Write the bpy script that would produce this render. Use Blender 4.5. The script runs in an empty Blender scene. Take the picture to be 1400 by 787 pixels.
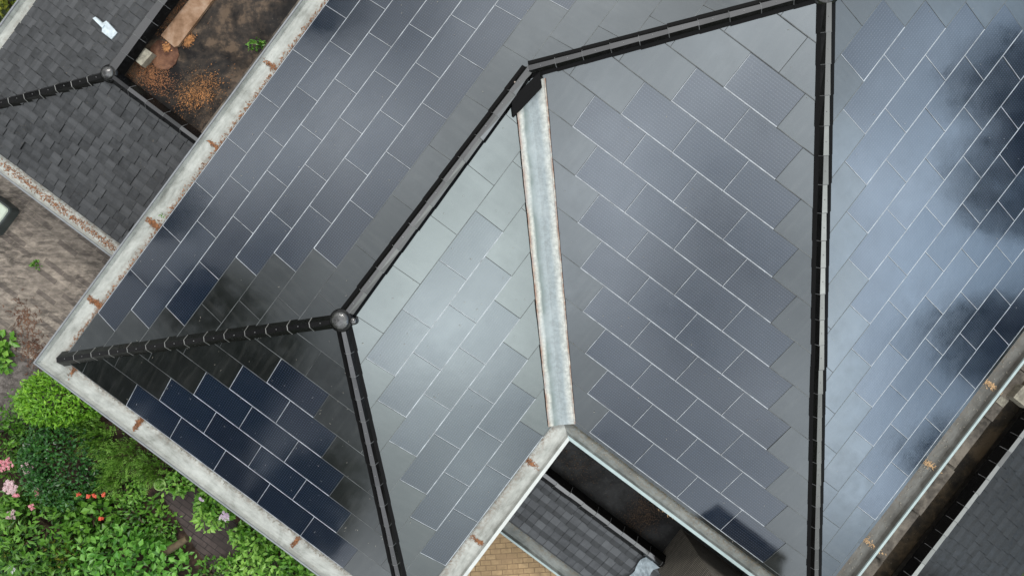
import bpy, math, random
import numpy as np
from mathutils import Vector, Matrix
random.seed(7); rng = np.random.default_rng(7)
scene = bpy.context.scene
COL = scene.collection

# ------------------------------------------------------------------ frame of the house
# u runs along the long eaves, v across them; world x/y from u/v
def P3(u, v, z=0.0):
    return Vector((u * .6 + v * .8, u * .8 - v * .6, z))
def DV(u, v, z=0.0):
    return P3(u, v, z)
W1, L, W = 7.6104, 4.4927, 13.2132
T = dict(F1=.4187, F2=.4141, F3=.4169, F4=.3892, F5=.412, F6=.400)
UF = 18.4
FIN = (3.839, 3.797, 1.590); JUN = (8.578, 3.797, 1.590); APX = (11.543, 6.553, 2.744)
GZ = -3.2                                             # garden level below the eaves

# ------------------------------------------------------------------ mesh builder
class MB:
    def __init__(s):
        s.v = []; s.f = []; s.m = []; s.uv = []; s.tv = []; s.mats = []
    def mi(s, m):
        if m not in s.mats: s.mats.append(m)
        return s.mats.index(m)
    def face(s, pts, m, uv=None, tv=.5):
        i = len(s.v); s.v += [tuple(p) for p in pts]
        s.f.append(tuple(range(i, i + len(pts)))); s.m.append(s.mi(m))
        s.uv.append(uv or [(p[0], p[1]) for p in pts]); s.tv.append(tv)
    def box(s, o, dx, dy, dz, m, tv=.5, skip_bottom=False):
        o, dx, dy, dz = map(Vector, (o, dx, dy, dz))
        c = [o, o + dx, o + dx + dy, o + dy, o + dz, o + dx + dz, o + dx + dy + dz, o + dy + dz]
        lx, ly, lz = dx.length, dy.length, dz.length
        fs = [((4, 5, 6, 7), lx, ly), ((0, 1, 5, 4), lx, lz), ((1, 2, 6, 5), ly, lz), ((2, 3, 7, 6), lx, lz), ((3, 0, 4, 7), ly, lz)]
        if not skip_bottom: fs.append(((3, 2, 1, 0), lx, ly))
        if dx.cross(dy).dot(dz) < 0: fs = [(tuple(reversed(q)), a, b) for q, a, b in fs]
        for q, a, b in fs: s.face([c[k] for k in q], m, [(0, 0), (a, 0), (a, b), (0, b)], tv)
    def lathe(s, o, prof, m, n=24, axis=None):
        o = Vector(o)
        rings = []
        for r, z in prof:
            rings.append([o + Vector((r * math.cos(2 * math.pi * k / n), r * math.sin(2 * math.pi * k / n), z)) for k in range(n)])
        for a, b in zip(rings, rings[1:]):
            for k in range(n):
                k2 = (k + 1) % n; s.face([a[k], a[k2], b[k2], b[k]], m)
        if prof[-1][0] > 1e-4: s.face(rings[-1], m)
    def tube(s, pts, rads, m, n=7, tv=.5):
        pts = [Vector(p) for p in pts]; rings = []
        for i, p in enumerate(pts):
            d = (pts[min(i + 1, len(pts) - 1)] - pts[max(i - 1, 0)]).normalized()
            a = d.cross(Vector((0, 0, 1)) if abs(d.z) < .9 else Vector((1, 0, 0))).normalized(); b = d.cross(a)
            rings.append([p + (a * math.cos(2 * math.pi * k / n) + b * math.sin(2 * math.pi * k / n)) * rads[i] for k in range(n)])
        for a, b in zip(rings, rings[1:]):
            for k in range(n):
                k2 = (k + 1) % n; s.face([a[k], b[k], b[k2], a[k2]], m, tv=tv)
        s.face(rings[-1], m, tv=tv); s.face(list(reversed(rings[0])), m, tv=tv)
    def build(s, name, parent=None, origin=None, smooth=False):
        me = bpy.data.meshes.new(name)
        off = Vector(origin) if origin is not None else Vector((0, 0, 0))
        if parent is not None: off = world_loc(parent)
        me.from_pydata([tuple(Vector(p) - off) for p in s.v], [], s.f)
        for m in s.mats: me.materials.append(m)
        me.polygons.foreach_set('material_index', s.m)
        ul = me.uv_layers.new(name='UVMap')
        ul.data.foreach_set('uv', [c for f in s.uv for q in f for c in q])
        at = me.attributes.new('tv', 'FLOAT', 'FACE'); at.data.foreach_set('value', s.tv)
        if smooth:
            me.polygons.foreach_set('use_smooth', [True] * len(s.f))
            import bmesh
            bm = bmesh.new(); bm.from_mesh(me); bmesh.ops.remove_doubles(bm, verts=bm.verts, dist=1e-5); bm.to_mesh(me); bm.free()
        me.update()
        o = bpy.data.objects.new(name, me); COL.objects.link(o)
        if parent is not None: o.parent = parent
        elif origin is not None: o.location = origin
        return o
def world_loc(o):
    l = Vector((0, 0, 0))
    while o is not None: l += o.location; o = o.parent
    return l
def thing(name, label, cat, loc=(0, 0, 0), group=None):
    o = bpy.data.objects.new(name, None); COL.objects.link(o); o.location = loc
    o['label'] = label; o['category'] = cat
    if group: o['group'] = group
    return o
def tag(o, label=None, cat=None, group=None, kind=None):
    if label: o['label'] = label
    if cat: o['category'] = cat
    if group: o['group'] = group
    if kind: o['kind'] = kind
    return o

# ------------------------------------------------------------------ materials
class NT:
    def __init__(s, name):
        s.m = bpy.data.materials.new(name); s.m.use_nodes = True; s.t = s.m.node_tree
        s.b = s.t.nodes['Principled BSDF']
    def n(s, typ, **kw):
        x = s.t.nodes.new(typ)
        for k, v in kw.items():
            if k[0] == 'i': x.inputs[int(k[1:])].default_value = v
            else: setattr(x, k, v)
        return x
    def l(s, a, b): s.t.links.new(a, b)
    def co(s, kind='Object', scale=(1, 1, 1), rot=(0, 0, 0)):
        c = s.n('ShaderNodeTexCoord'); m = s.n('ShaderNodeMapping'); m.inputs['Scale'].default_value = scale; m.inputs['Rotation'].default_value = rot
        s.l(c.outputs[kind], m.inputs[0]); return m.outputs[0]
    def noise(s, co, scale, detail=5, rough=.55, dist=0):
        x = s.n('ShaderNodeTexNoise'); s.l(co, x.inputs['Vector']); x.inputs['Scale'].default_value = scale
        x.inputs['Detail'].default_value = detail; x.inputs['Roughness'].default_value = rough; x.inputs['Distortion'].default_value = dist
        return x.outputs[0]
    def ramp(s, f, stops, interp='LINEAR'):
        r = s.n('ShaderNodeValToRGB'); r.color_ramp.interpolation = interp; e = r.color_ramp.elements
        while len(e) < len(stops): e.new(.5)
        for q, (p, c) in zip(e, stops):
            q.position = p; q.color = (*(c if isinstance(c, tuple) else (c, c, c)), 1)
        s.l(f, r.inputs[0]); return r.outputs[0]
    def mix(s, f, a, b, mode='MIX'):
        x = s.n('ShaderNodeMix', data_type='RGBA', blend_type=mode)
        for v, i in ((f, 0), (a, 6), (b, 7)):
            if hasattr(v, 'is_linked'): s.l(v, x.inputs[i])
            elif i == 0: x.inputs[i].default_value = v
            else: x.inputs[i].default_value = (*v, 1) if len(v) == 3 else v
        return x.outputs[2]
    def math(s, op, a, b=None, c=None):
        x = s.n('ShaderNodeMath', operation=op)
        for i, v in enumerate((a, b, c)):
            if v is None: continue
            if hasattr(v, 'is_linked'): s.l(v, x.inputs[i])
            else: x.inputs[i].default_value = v
        return x.outputs[0]
    def attr(s, name='tv'):
        a = s.n('ShaderNodeAttribute', attribute_name=name); return a.outputs['Fac']
    def bump(s, h, st=.3, d=.01):
        b = s.n('ShaderNodeBump'); b.inputs['Strength'].default_value = st; b.inputs['Distance'].default_value = d
        s.l(h, b.inputs['Height']); s.l(b.outputs[0], s.b.inputs['Normal'])
    def set(s, **kw):
        for k, v in kw.items():
            i = s.b.inputs[k.replace('_', ' ')]
            if hasattr(v, 'is_linked'): s.l(v, i)
            elif k == 'Base_Color': i.default_value = (*v, 1)
            else: i.default_value = v
        return s.m

def flat(name, col, rough=.6, var=.25, scale=6, **kw):
    t = NT(name); c = t.co()
    n = t.noise(c, scale, 6)
    a = tuple(x * (1 - var) for x in col); b = tuple(min(1, x * (1 + var)) for x in col)
    return t.set(Base_Color=t.ramp(n, [(.3, a), (.7, b)]), Roughness=rough, **kw)

def glass_plain():
    t = NT('dark_glass_tile'); c = t.co()
    big = t.noise(c, 1.1, 4); fine = t.noise(c, 90, 3); spk = t.noise(c, 34, 2)
    base = t.ramp(big, [(.3, (.007, .008, .0078)), (.7, (.013, .0145, .014))])
    st = t.noise(t.co('UV', scale=(7, .8, 1)), 1.6, 7, .6)
    base = t.mix(t.ramp(st, [(.48, 0.0), (.70, .6)]), base, (.030, .031, .029))
    dust = t.ramp(spk, [(.72, 0.0), (.80, .4)])
    base = t.mix(dust, base, (.10, .095, .08))
    r = t.ramp(t.noise(c, 3.5, 4), [(.3, .07), (.7, .17)])
    r2 = t.math('ADD', r, t.math('MULTIPLY', fine, .04))
    t.bump(t.noise(c, 2.2, 3), .06, .02)
    return t.set(Base_Color=base, Roughness=r2, IOR=2.12, Specular_Tint=(.905, .98, 1.02, 1))

def glass_panel():
    t = NT('solar_glass'); c = t.co('UV'); oc = t.co()
    sx = t.n('ShaderNodeSeparateXYZ'); t.l(c, sx.inputs[0])
    def tri(o, pitch):                                 # 0 at line centre .. 1 mid cell
        f = t.math('FRACT', t.math('DIVIDE', o, pitch)); return t.math('ABSOLUTE', t.math('SUBTRACT', f, .5))
    gx = tri(sx.outputs[0], .040); gy = tri(sx.outputs[1], .040)
    lx = t.n('ShaderNodeMapRange', i1=.28, i2=.46); t.l(gx, lx.inputs[0])
    ly = t.n('ShaderNodeMapRange', i1=.28, i2=.46); t.l(gy, ly.inputs[0])
    dot = t.math('MULTIPLY', lx.outputs[0], ly.outputs[0])
    ln = t.math('MULTIPLY', ly.outputs[0], .22)
    g = t.math('MAXIMUM', dot, ln)
    tv = t.attr()
    cell = t.mix(tv, (.003, .0065, .015), (.005, .011, .023))
    base = t.mix(t.math('MULTIPLY', g, .85), cell, (.075, .086, .105))
    dust = t.ramp(t.noise(oc, 30, 2), [(.70, 0.0), (.77, .5)])
    base = t.mix(dust, base, (.11, .105, .09))
    r = t.ramp(t.noise(oc, 3.0, 4), [(.3, .07), (.7, .15)])
    t.bump(t.noise(oc, 2.2, 3), .06, .02)
    return t.set(Base_Color=base, Roughness=r, IOR=1.98, Specular_Tint=(.905, .97, 1.025, 1))

def zinc(name, lo, mid, hi, dirt=(.16, .13, .10), rough=.5, dirt_at=.62):
    t = NT(name); c = t.co(); u = t.co('UV')
    n1 = t.noise(c, 1.3, 8, .7, .6); n2 = t.noise(t.co('UV', scale=(1, 3.5, 1)), 5, 7, .65)
    base = t.ramp(t.math('MULTIPLY_ADD', n2, .35, t.math('MULTIPLY', n1, .72)), [(.38, lo), (.50, mid), (.64, hi)])
    # dirt that collects along the roof edge: v of the UV runs across the gutter (0 at the tiles)
    sx = t.n('ShaderNodeSeparateXYZ'); t.l(u, sx.inputs[0])
    e = t.n('ShaderNodeMapRange', i1=0.02, i2=.20, i3=1.0, i4=0.0); t.l(sx.outputs[1], e.inputs[0])
    dn = t.ramp(t.noise(c, 17, 7, .7), [(.42, 0.0), (dirt_at, 1.0)])
    m = t.math('MULTIPLY', e.outputs[0], dn)
    base = t.mix(m, base, dirt)
    base = t.mix(t.ramp(t.noise(c, 26, 3), [(.66, 0.0), (.74, .6)]), base, (dirt[0] * 1.1, dirt[1], dirt[2]))
    t.bump(t.noise(c, 9, 5), .25, .01)
    return t.set(Base_Color=base, Roughness=rough, Metallic=0.0)

def valley_mat():
    t = NT('valley_sheet'); u = t.co('UV'); sx = t.n('ShaderNodeSeparateXYZ'); t.l(u, sx.inputs[0])
    c = t.co()
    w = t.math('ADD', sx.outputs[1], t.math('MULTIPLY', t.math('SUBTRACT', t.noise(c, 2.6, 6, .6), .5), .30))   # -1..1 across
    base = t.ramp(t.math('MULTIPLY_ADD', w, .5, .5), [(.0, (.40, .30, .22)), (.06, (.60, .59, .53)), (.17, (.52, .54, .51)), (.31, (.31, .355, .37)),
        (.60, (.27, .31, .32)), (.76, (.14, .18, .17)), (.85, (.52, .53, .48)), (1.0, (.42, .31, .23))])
    ab = t.math('ABSOLUTE', sx.outputs[1])
    e = t.n('ShaderNodeMapRange', i1=.84, i2=.97); t.l(ab, e.inputs[0])
    rn = t.ramp(t.noise(c, 6.5, 7, .7), [(.42, 0.0), (.55, .95)])
    base = t.mix(t.ramp(t.noise(c, 16, 7, .7), [(.40, .5), (.60, 0.0)]), base, (.17, .19, .185))
    base = t.mix(t.math('MULTIPLY', e.outputs[0], rn), base, (.22, .095, .055))
    base = t.mix(t.ramp(t.noise(c, 1.9, 5), [(.5, 0.0), (.7, .45)]), base, (.40, .44, .45))
    t.bump(t.noise(c, 8, 4), .3, .01)
    return t.set(Base_Color=base, Roughness=.5)

def slate_mat(name, lo, hi, rough=.45, lich=.5):
    t = NT(name); c = t.co(); tv = t.attr()
    a = t.mix(tv, lo, hi)
    n = t.noise(c, 7, 6, .6)
    a = t.mix(t.math('MULTIPLY', t.ramp(n, [(.35, .0), (.7, 1.0)]), .3), a, tuple(x * 1.7 for x in hi))
    a = t.mix(t.ramp(t.noise(c, 24, 4), [(.66, 0.0), (.75, lich)]), a, (.16, .125, .08))
    t.bump(t.noise(c, 22, 5), .35, .006)
    return t.set(Base_Color=a, Roughness=t.ramp(t.noise(c, 10, 4), [(.3, rough - .1), (.7, rough + .15)]), IOR=1.5)

def felt_mat(name, cols, sc=1.2):
    t = NT(name); c = t.co()
    n = t.math('MULTIPLY_ADD', t.noise(c, sc * 5, 7, .65), .4, t.math('MULTIPLY', t.noise(c, sc, 5, .6, .6), .65))
    k = len(cols); base = t.ramp(n, [(.40 + .21 * i / (k - 1), q) for i, q in enumerate(cols)])
    t.b.inputs['IOR'].default_value = 1.3
    base = t.mix(t.ramp(t.noise(c, 38, 3), [(.66, 0.0), (.75, .5)]), base, (.16, .14, .115))
    t.bump(t.noise(c, 30, 5), .4, .008)
    return t.set(Base_Color=base, Roughness=t.ramp(t.noise(c, 2.2, 4), [(.3, .5), (.7, .9)]))

def brick_mat(name, c1, c2, mort, bw, bh, rot, stain=None, streak=0.0, msize=.012, frq=.5):
    t = NT(name); c = t.co('Object', rot=(0, 0, rot))
    b = t.n('ShaderNodeTexBrick'); t.l(c, b.inputs['Vector']); b.offset = frq
    for k, v in (('Color1', (*c1, 1)), ('Color2', (*c2, 1)), ('Mortar', (*mort, 1)), ('Scale', 1.0), ('Mortar Size', msize), ('Brick Width', bw), ('Row Height', bh), ('Bias', 0.0), ('Mortar Smooth', .4)):
        b.inputs[k].default_value = v
    a = b.outputs[0]
    a = t.mix(.65, a, t.ramp(t.noise(c, 9, 6, .65), [(.3, .25), (.7, .8)]), 'MULTIPLY')
    if stain:
        sc = t.co('Object', scale=(1.3, 4.5, 1), rot=(0, 0, rot)) if streak else c
        s1 = t.ramp(t.noise(sc, 2.4, 8, .72, .3), [(.40, 0.0), (.60, .85)])
        s2 = t.ramp(t.noise(c, .8, 4), [(.35, .5), (.58, 1.0)])
        a = t.mix(t.math('MULTIPLY', s1, s2), a, stain)
    t.bump(t.math('ADD', b.outputs[1], t.noise(c, 20, 4)), -.3, .008)
    return t.set(Base_Color=a, Roughness=.85)

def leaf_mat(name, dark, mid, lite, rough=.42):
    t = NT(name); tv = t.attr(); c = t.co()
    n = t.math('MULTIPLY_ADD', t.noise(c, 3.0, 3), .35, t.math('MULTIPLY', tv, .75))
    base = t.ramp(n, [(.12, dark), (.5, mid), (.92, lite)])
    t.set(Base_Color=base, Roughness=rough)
    tr = t.n('ShaderNodeBsdfTranslucent'); t.l(base, tr.inputs[0])
    mx = t.n('ShaderNodeMixShader'); mx.inputs[0].default_value = .22
    out = t.t.nodes['Material Output']
    t.l(t.b.outputs[0], mx.inputs[1]); t.l(tr.outputs[0], mx.inputs[2]); t.l(mx.outputs[0], out.inputs[0])
    return t.m

M = {}
M['plain'] = glass_plain(); M['panel'] = glass_panel()
M['edge'] = flat('tile_edge_strip', (.31, .33, .35), .3, .4)
M['edge_dim'] = flat('tile_edge_dim', (.085, .092, .092), .35, .6, 3)
M['under'] = flat('underlay', (.026, .027, .028), .8)
M['zinc_l'] = zinc('weathered_zinc_pale', (.17, .175, .155), (.30, .31, .285), (.43, .44, .41), dirt=(.17, .125, .09))
M['zinc_d'] = zinc('weathered_zinc_dark', (.038, .035, .030), (.070, .068, .060), (.12, .12, .11), dirt=(.10, .075, .05))
M['zinc_m'] = zinc('weathered_zinc_mossy', (.055, .062, .058), (.105, .115, .108), (.19, .205, .195), dirt=(.12, .09, .05))
M['lip'] = flat('gutter_lip_paint', (.30, .37, .37), .35, .10)
M['lip_w'] = flat('gutter_lip_white', (.48, .50, .48), .35, .10)
M['lip_g'] = flat('gutter_lip_grey', (.20, .21, .22), .4, .15)
M['valley'] = valley_mat()
def black_cap():
    t = NT('black_glazed_ridge'); c = t.co(); tv = t.attr()
    base = t.mix(tv, (.002, .002, .0021), (.005, .005, .0055))
    base = t.mix(t.ramp(t.noise(c, 40, 3), [(.72, 0.0), (.80, .4)]), base, (.09, .09, .085))
    return t.set(Base_Color=base, Roughness=t.ramp(t.noise(c, 12, 5), [(.3, .06), (.7, .18)]), IOR=2.05)
M['cap'] = black_cap()
def dark_cap():
    t = NT('black_ridge_side'); c = t.co()
    base = t.mix(t.ramp(t.noise(c, 40, 3), [(.72, 0.0), (.80, .35)]), (.0022, .0022, .0023), (.07, .07, .065))
    return t.set(Base_Color=base, Roughness=t.ramp(t.noise(c, 12, 5), [(.3, .14), (.7, .30)]), IOR=1.36)
M['cap_dark'] = dark_cap()
t_ = NT('finial_glaze'); M['finial'] = t_.set(Base_Color=t_.ramp(t_.noise(t_.co(), 9, 4), [(.35, (.004, .004, .004)), (.7, (.03, .03, .028))]), Roughness=t_.ramp(t_.noise(t_.co(), 14, 4), [(.3, .12), (.7, .4)]), IOR=1.9)
t_.bump(t_.noise(t_.co(), 12, 3), .5, .03)
t_ = NT('ridge_flange'); M['flange'] = t_.set(Base_Color=(.0035, .0035, .0037), Roughness=.6, IOR=1.2)
M['rim'] = flat('pale_ridge_rim', (.20, .20, .19), .5, .3)  # paler collar at the lower end of hip caps
M['rimdim'] = flat('ridge_joint', (.085, .087, .087), .5, .6, 5)
M['screw'] = flat('screw_head', (.16, .16, .16), .5)
M['slate'] = slate_mat('grey_slate', (.013, .0145, .016), (.048, .050, .053))
M['slate_dk'] = slate_mat('grey_slate_dk', (.012, .013, .014), (.036, .038, .040))  # dark copy for the lower band of each slate
M['slate2'] = slate_mat('court_slate', (.028, .031, .035), (.066, .071, .077), .4, .25)
M['slate2_dk'] = slate_mat('court_slate_dk', (.012, .014, .016), (.024, .027, .030), .45, .2)  # dark tone for the lower band of the court slates
M['slate3'] = slate_mat('side_slate', (.0045, .005, .006), (.014, .015, .0165), .4, .25); M['slate3_dk'] = slate_mat('side_slate_dk', (.003, .0035, .004), (.007, .0075, .0085), .45, .2)  # the second one colours the lower band of each slate
M['felt'] = felt_mat('roofing_felt', [(.006, .005, .005), (.013, .011, .010), (.034, .026, .020), (.10, .070, .048)])
M['felt_dark'] = felt_mat('wet_roofing_felt', [(.002, .002, .002), (.005, .005, .005), (.026, .027, .028)], .9); fd = M['felt_dark'].node_tree.nodes['Principled BSDF']; fd.inputs['IOR'].default_value = 1.45
M['felt_brown'] = felt_mat('dirty_felt', [(.004, .003, .002), (.012, .009, .005), (.035, .025, .014)], 1.3)
M['concrete'] = felt_mat('old_concrete', [(.028, .024, .019), (.085, .073, .06), (.15, .13, .105)], 1.5)
M['block'] = felt_mat('concrete_block', [(.10, .09, .07), (.19, .175, .14), (.30, .28, .22)], 3)
M['tan'] = felt_mat('tan_board', [(.16, .09, .05), (.26, .16, .10), (.34, .24, .17)], 1.4)
M['rust'] = felt_mat('rust_patch', [(.05, .022, .013), (.10, .046, .028), (.17, .085, .05)], 2)
M['wall'] = flat('plaster_wall', (.22, .20, .17), .9)
M['needle'] = flat('orange_needles', (.20, .085, .035), .8, .8, 25)
M['brownbits'] = flat('brown_debris', (.07, .042, .024), .85, .7, 30)
M['needle_pale'] = flat('pale_leaf_bits', (.42, .27, .14), .8, .5, 40)
M['moss'] = flat('orange_moss', (.33, .15, .055), .9, .7, 14)
M['debris'] = flat('roof_debris', (.20, .185, .155), .8, .5, 30)
M['lead'] = flat('lead_sheet', (.26, .31, .34), .38, .35, 9)
M['paint'] = flat('white_plastic', (.46, .52, .55), .4, .25, 12)
M['pave'] = brick_mat('old_pavers', (.44, .375, .31), (.21, .175, .15), (.38, .32, .26), .52, .13, math.radians(36.9), (.022, .018, .015), 1.0, .010, 0.5)
M['yellow'] = brick_mat('yellow_pavers', (.62, .43, .23), (.50, .34, .175), (.26, .17, .09), .24, .12, math.radians(-4), (.30, .20, .11), 0)
M['planks'] = brick_mat('path_bricks', (.115, .085, .078), (.085, .062, .058), (.02, .016, .013), .40, .125, math.radians(36.9), (.03, .022, .02), 0)
M['chim'] = brick_mat('chimney_courses', (.30, .27, .225), (.20, .18, .15), (.03, .026, .02), 4.0, .055, 0, None, 0, .015)
M['soil'] = felt_mat('garden_soil', [(.016, .010, .008), (.036, .022, .016), (.075, .045, .033)], 2.2)
M['gravel'] = felt_mat('grey_gravel', [(.05, .042, .038), (.10, .088, .08), (.17, .15, .14)], 6)
M['bark'] = flat('bark', (.09, .065, .035), .85, .4, 9)
M['bin'] = flat('pale_green_lid', (.50, .56, .47), .3, .06)
M['binrim'] = flat('dark_rim', (.05, .06, .06), .4, .2)
M['potrim'] = flat('green_pot_rim', (.30, .46, .14), .4, .2)
# the chimney pattern must run on its upright faces: use UV
for nd in M['chim'].node_tree.nodes:
    if nd.type == 'TEX_COORD':
        for lk in list(M['chim'].node_tree.links):
            if lk.from_node == nd: M['chim'].node_tree.links.new(nd.outputs['UV'], lk.to_socket)
M['lf_bright'] = leaf_mat('leaf_bright_green', (.05, .15, .006), (.12, .31, .014), (.25, .48, .04))
M['lf_dark'] = leaf_mat('leaf_dark_glossy', (.005, .028, .005), (.018, .085, .012), (.05, .17, .03), .32)
M['lf_mid'] = leaf_mat('leaf_mid_green', (.015, .062, .005), (.06, .175, .012), (.14, .31, .035))
M['lf_fresh'] = leaf_mat('leaf_fresh_green', (.028, .12, .010), (.095, .28, .032), (.23, .48, .095), .30)
M['lf_lime'] = leaf_mat('leaf_lime', (.035, .13, .008), (.11, .29, .025), (.25, .46, .075))
M['lf_yel'] = leaf_mat('leaf_yellowish', (.05, .08, .006), (.13, .17, .012), (.33, .33, .04))
M['lf_fern'] = leaf_mat('leaf_feathery', (.035, .10, .008), (.11, .25, .025), (.25, .44, .08))
M['lf_tree'] = leaf_mat('leaf_tree', (.006, .012, .004), (.014, .028, .008), (.03, .055, .014))
M['pet_pink'] = leaf_mat('petal_pink', (.45, .10, .14), (.62, .22, .26), (.80, .46, .48))
M['pet_pale'] = leaf_mat('petal_pale_pink', (.45, .25, .28), (.62, .42, .44), (.80, .66, .66))
M['pet_red'] = leaf_mat('petal_orange_red', (.45, .05, .02), (.70, .10, .05), (.80, .22, .14))
M['pet_lilac'] = leaf_mat('petal_lilac', (.42, .30, .42), (.58, .44, .56), (.72, .62, .70))
M['pet_white'] = leaf_mat('petal_white', (.5, .55, .5), (.65, .68, .62), (.8, .8, .76))

# ------------------------------------------------------------------ polygon clip
def clip(poly, conv):
    out = poly; n = len(conv)
    ar = sum(conv[i][0] * conv[(i + 1) % n][1] - conv[(i + 1) % n][0] * conv[i][1] for i in range(n))
    cv = conv if ar > 0 else conv[::-1]
    for i in range(n):
        a, b = cv[i], cv[(i + 1) % n]; ex, ey = b[0] - a[0], b[1] - a[1]
        sd = lambda p: ex * (p[1] - a[1]) - ey * (p[0] - a[0])
        res = []
        for k in range(len(out)):
            p, q = out[k], out[(k + 1) % len(out)]; dp, dq = sd(p), sd(q)
            if dp >= 0: res.append(p)
            if (dp >= 0) != (dq >= 0):
                s = dp / (dp - dq); res.append((p[0] + (q[0] - p[0]) * s, p[1] + (q[1] - p[1]) * s))
        out = res
        if len(out) < 3: return []
    return out
def area(p): return abs(sum(p[i][0] * p[(i + 1) % len(p)][1] - p[(i + 1) % len(p)][0] * p[i][1] for i in range(len(p)))) / 2
def inset_ok(rect, conv_list, eave=True, m=.1):
    """whole rectangle inside the face, keeping a margin from every edge but the eave (b = 0)"""
    for (a, b) in rect:
        ok = False
        for conv in conv_list:
            n = len(conv); ar = sum(conv[i][0] * conv[(i + 1) % n][1] - conv[(i + 1) % n][0] * conv[i][1] for i in range(n))
            cv = conv if ar > 0 else conv[::-1]; good = True
            for i in range(n):
                p, q = cv[i], cv[(i + 1) % n]; ex, ey = q[0] - p[0], q[1] - p[1]; ln = math.hypot(ex, ey)
                d = (ex * (b - p[1]) - ey * (a - p[0])) / ln
                shared = len(conv_list) > 1 and abs(p[0] - q[0]) < 1e-6 and abs(p[0] - JUN[0]) < 1e-3
                bot = abs(p[1]) < 1e-6 and abs(q[1]) < 1e-6
                if d < (-.02 if (bot or shared) else m): good = False; break
            if good: ok = True; break
        if not ok: return False
    return True

# ------------------------------------------------------------------ camera
cam_d = bpy.data.cameras.new('camera'); cam = bpy.data.objects.new('camera', cam_d); COL.objects.link(cam)
Rm = Matrix(((0.99998608, 0.00085393, -0.00520767), (-0.00094597, 0.99984295, -0.01769665), (0.00519174, 0.01770133, 0.99982984)))
CAM = Vector((7.9899, 1.4694, 12.0))
cam.matrix_world = Matrix.Translation(CAM) @ Rm.transposed().to_4x4()
cam_d.sensor_width = 36; cam_d.lens = 933 / 1400 * 36; cam_d.clip_end = 2000; cam_d.clip_start = .1
scene.camera = cam
def at(x, y, z):                                       # measured plan position of a feature at height z
    d = Rm.transposed() @ Vector(((x - 700) / 933, -(y - 393.5) / 933, -1)); s = (z - CAM.z) / d.z
    return CAM + d * s
def px(p):
    q = Rm @ (Vector(p) - CAM); return (700 + 933 * q.x / -q.z, 393.5 - 933 * q.y / -q.z)

# ------------------------------------------------------------------ MAIN HOUSE
house = thing('house', 'large hipped house roof of black glass solar tiles with pale metal gutters', 'house', P3(L, W1 / 2, GZ))
A_, S_ = .9594, .5764
J = dict(FIN=FIN, JUN=JUN, APX=APX)
FACES = dict(
    F1=dict(map=lambda a, b: (a, b), polys=[[(0, 0), (JUN[0], 0), (JUN[0], JUN[1]), (FIN[0], FIN[1])], [(JUN[0], 0), (UF, 0), (APX[0], APX[1]), (JUN[0], JUN[1])]], oa=8.222, ob=.5462 - .5317, m=.12),
    F2=dict(map=lambda a, b: (b, a), polys=[[(0, 0), (W1, 0), (FIN[1], FIN[0])]], oa=3.3, ob=0.0, m=.1),
    F3=dict(map=lambda a, b: (a, W1 - b), polys=[[(0, 0), (L, 0), (JUN[0], W1 - JUN[1]), (FIN[0], W1 - FIN[1])]], oa=4.4872, ob=.012, m=.16),
    F4=dict(map=lambda a, b: (L + b, a), polys=[[(W1, 0), (W, 0), (APX[1], APX[0] - L), (JUN[1], JUN[0] - L)]], oa=5.3122, ob=.06, m=.2),
    F5=dict(map=lambda a, b: (a, W - b), polys=[[(L, 0), (UF, 0), (APX[0], W - APX[1])]], oa=10.651, ob=.077, m=.13),
    F6=dict(map=lambda a, b: (UF - b, a), polys=[[(0, 0), (W, 0), (APX[1], UF - APX[0])]], oa=5.0, ob=.02, m=.15))
PAR = dict(F1=(0, 0), F2=(0, 0), F3=(0, 0), F4=(0, 0), F5=(0, 0))
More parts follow.
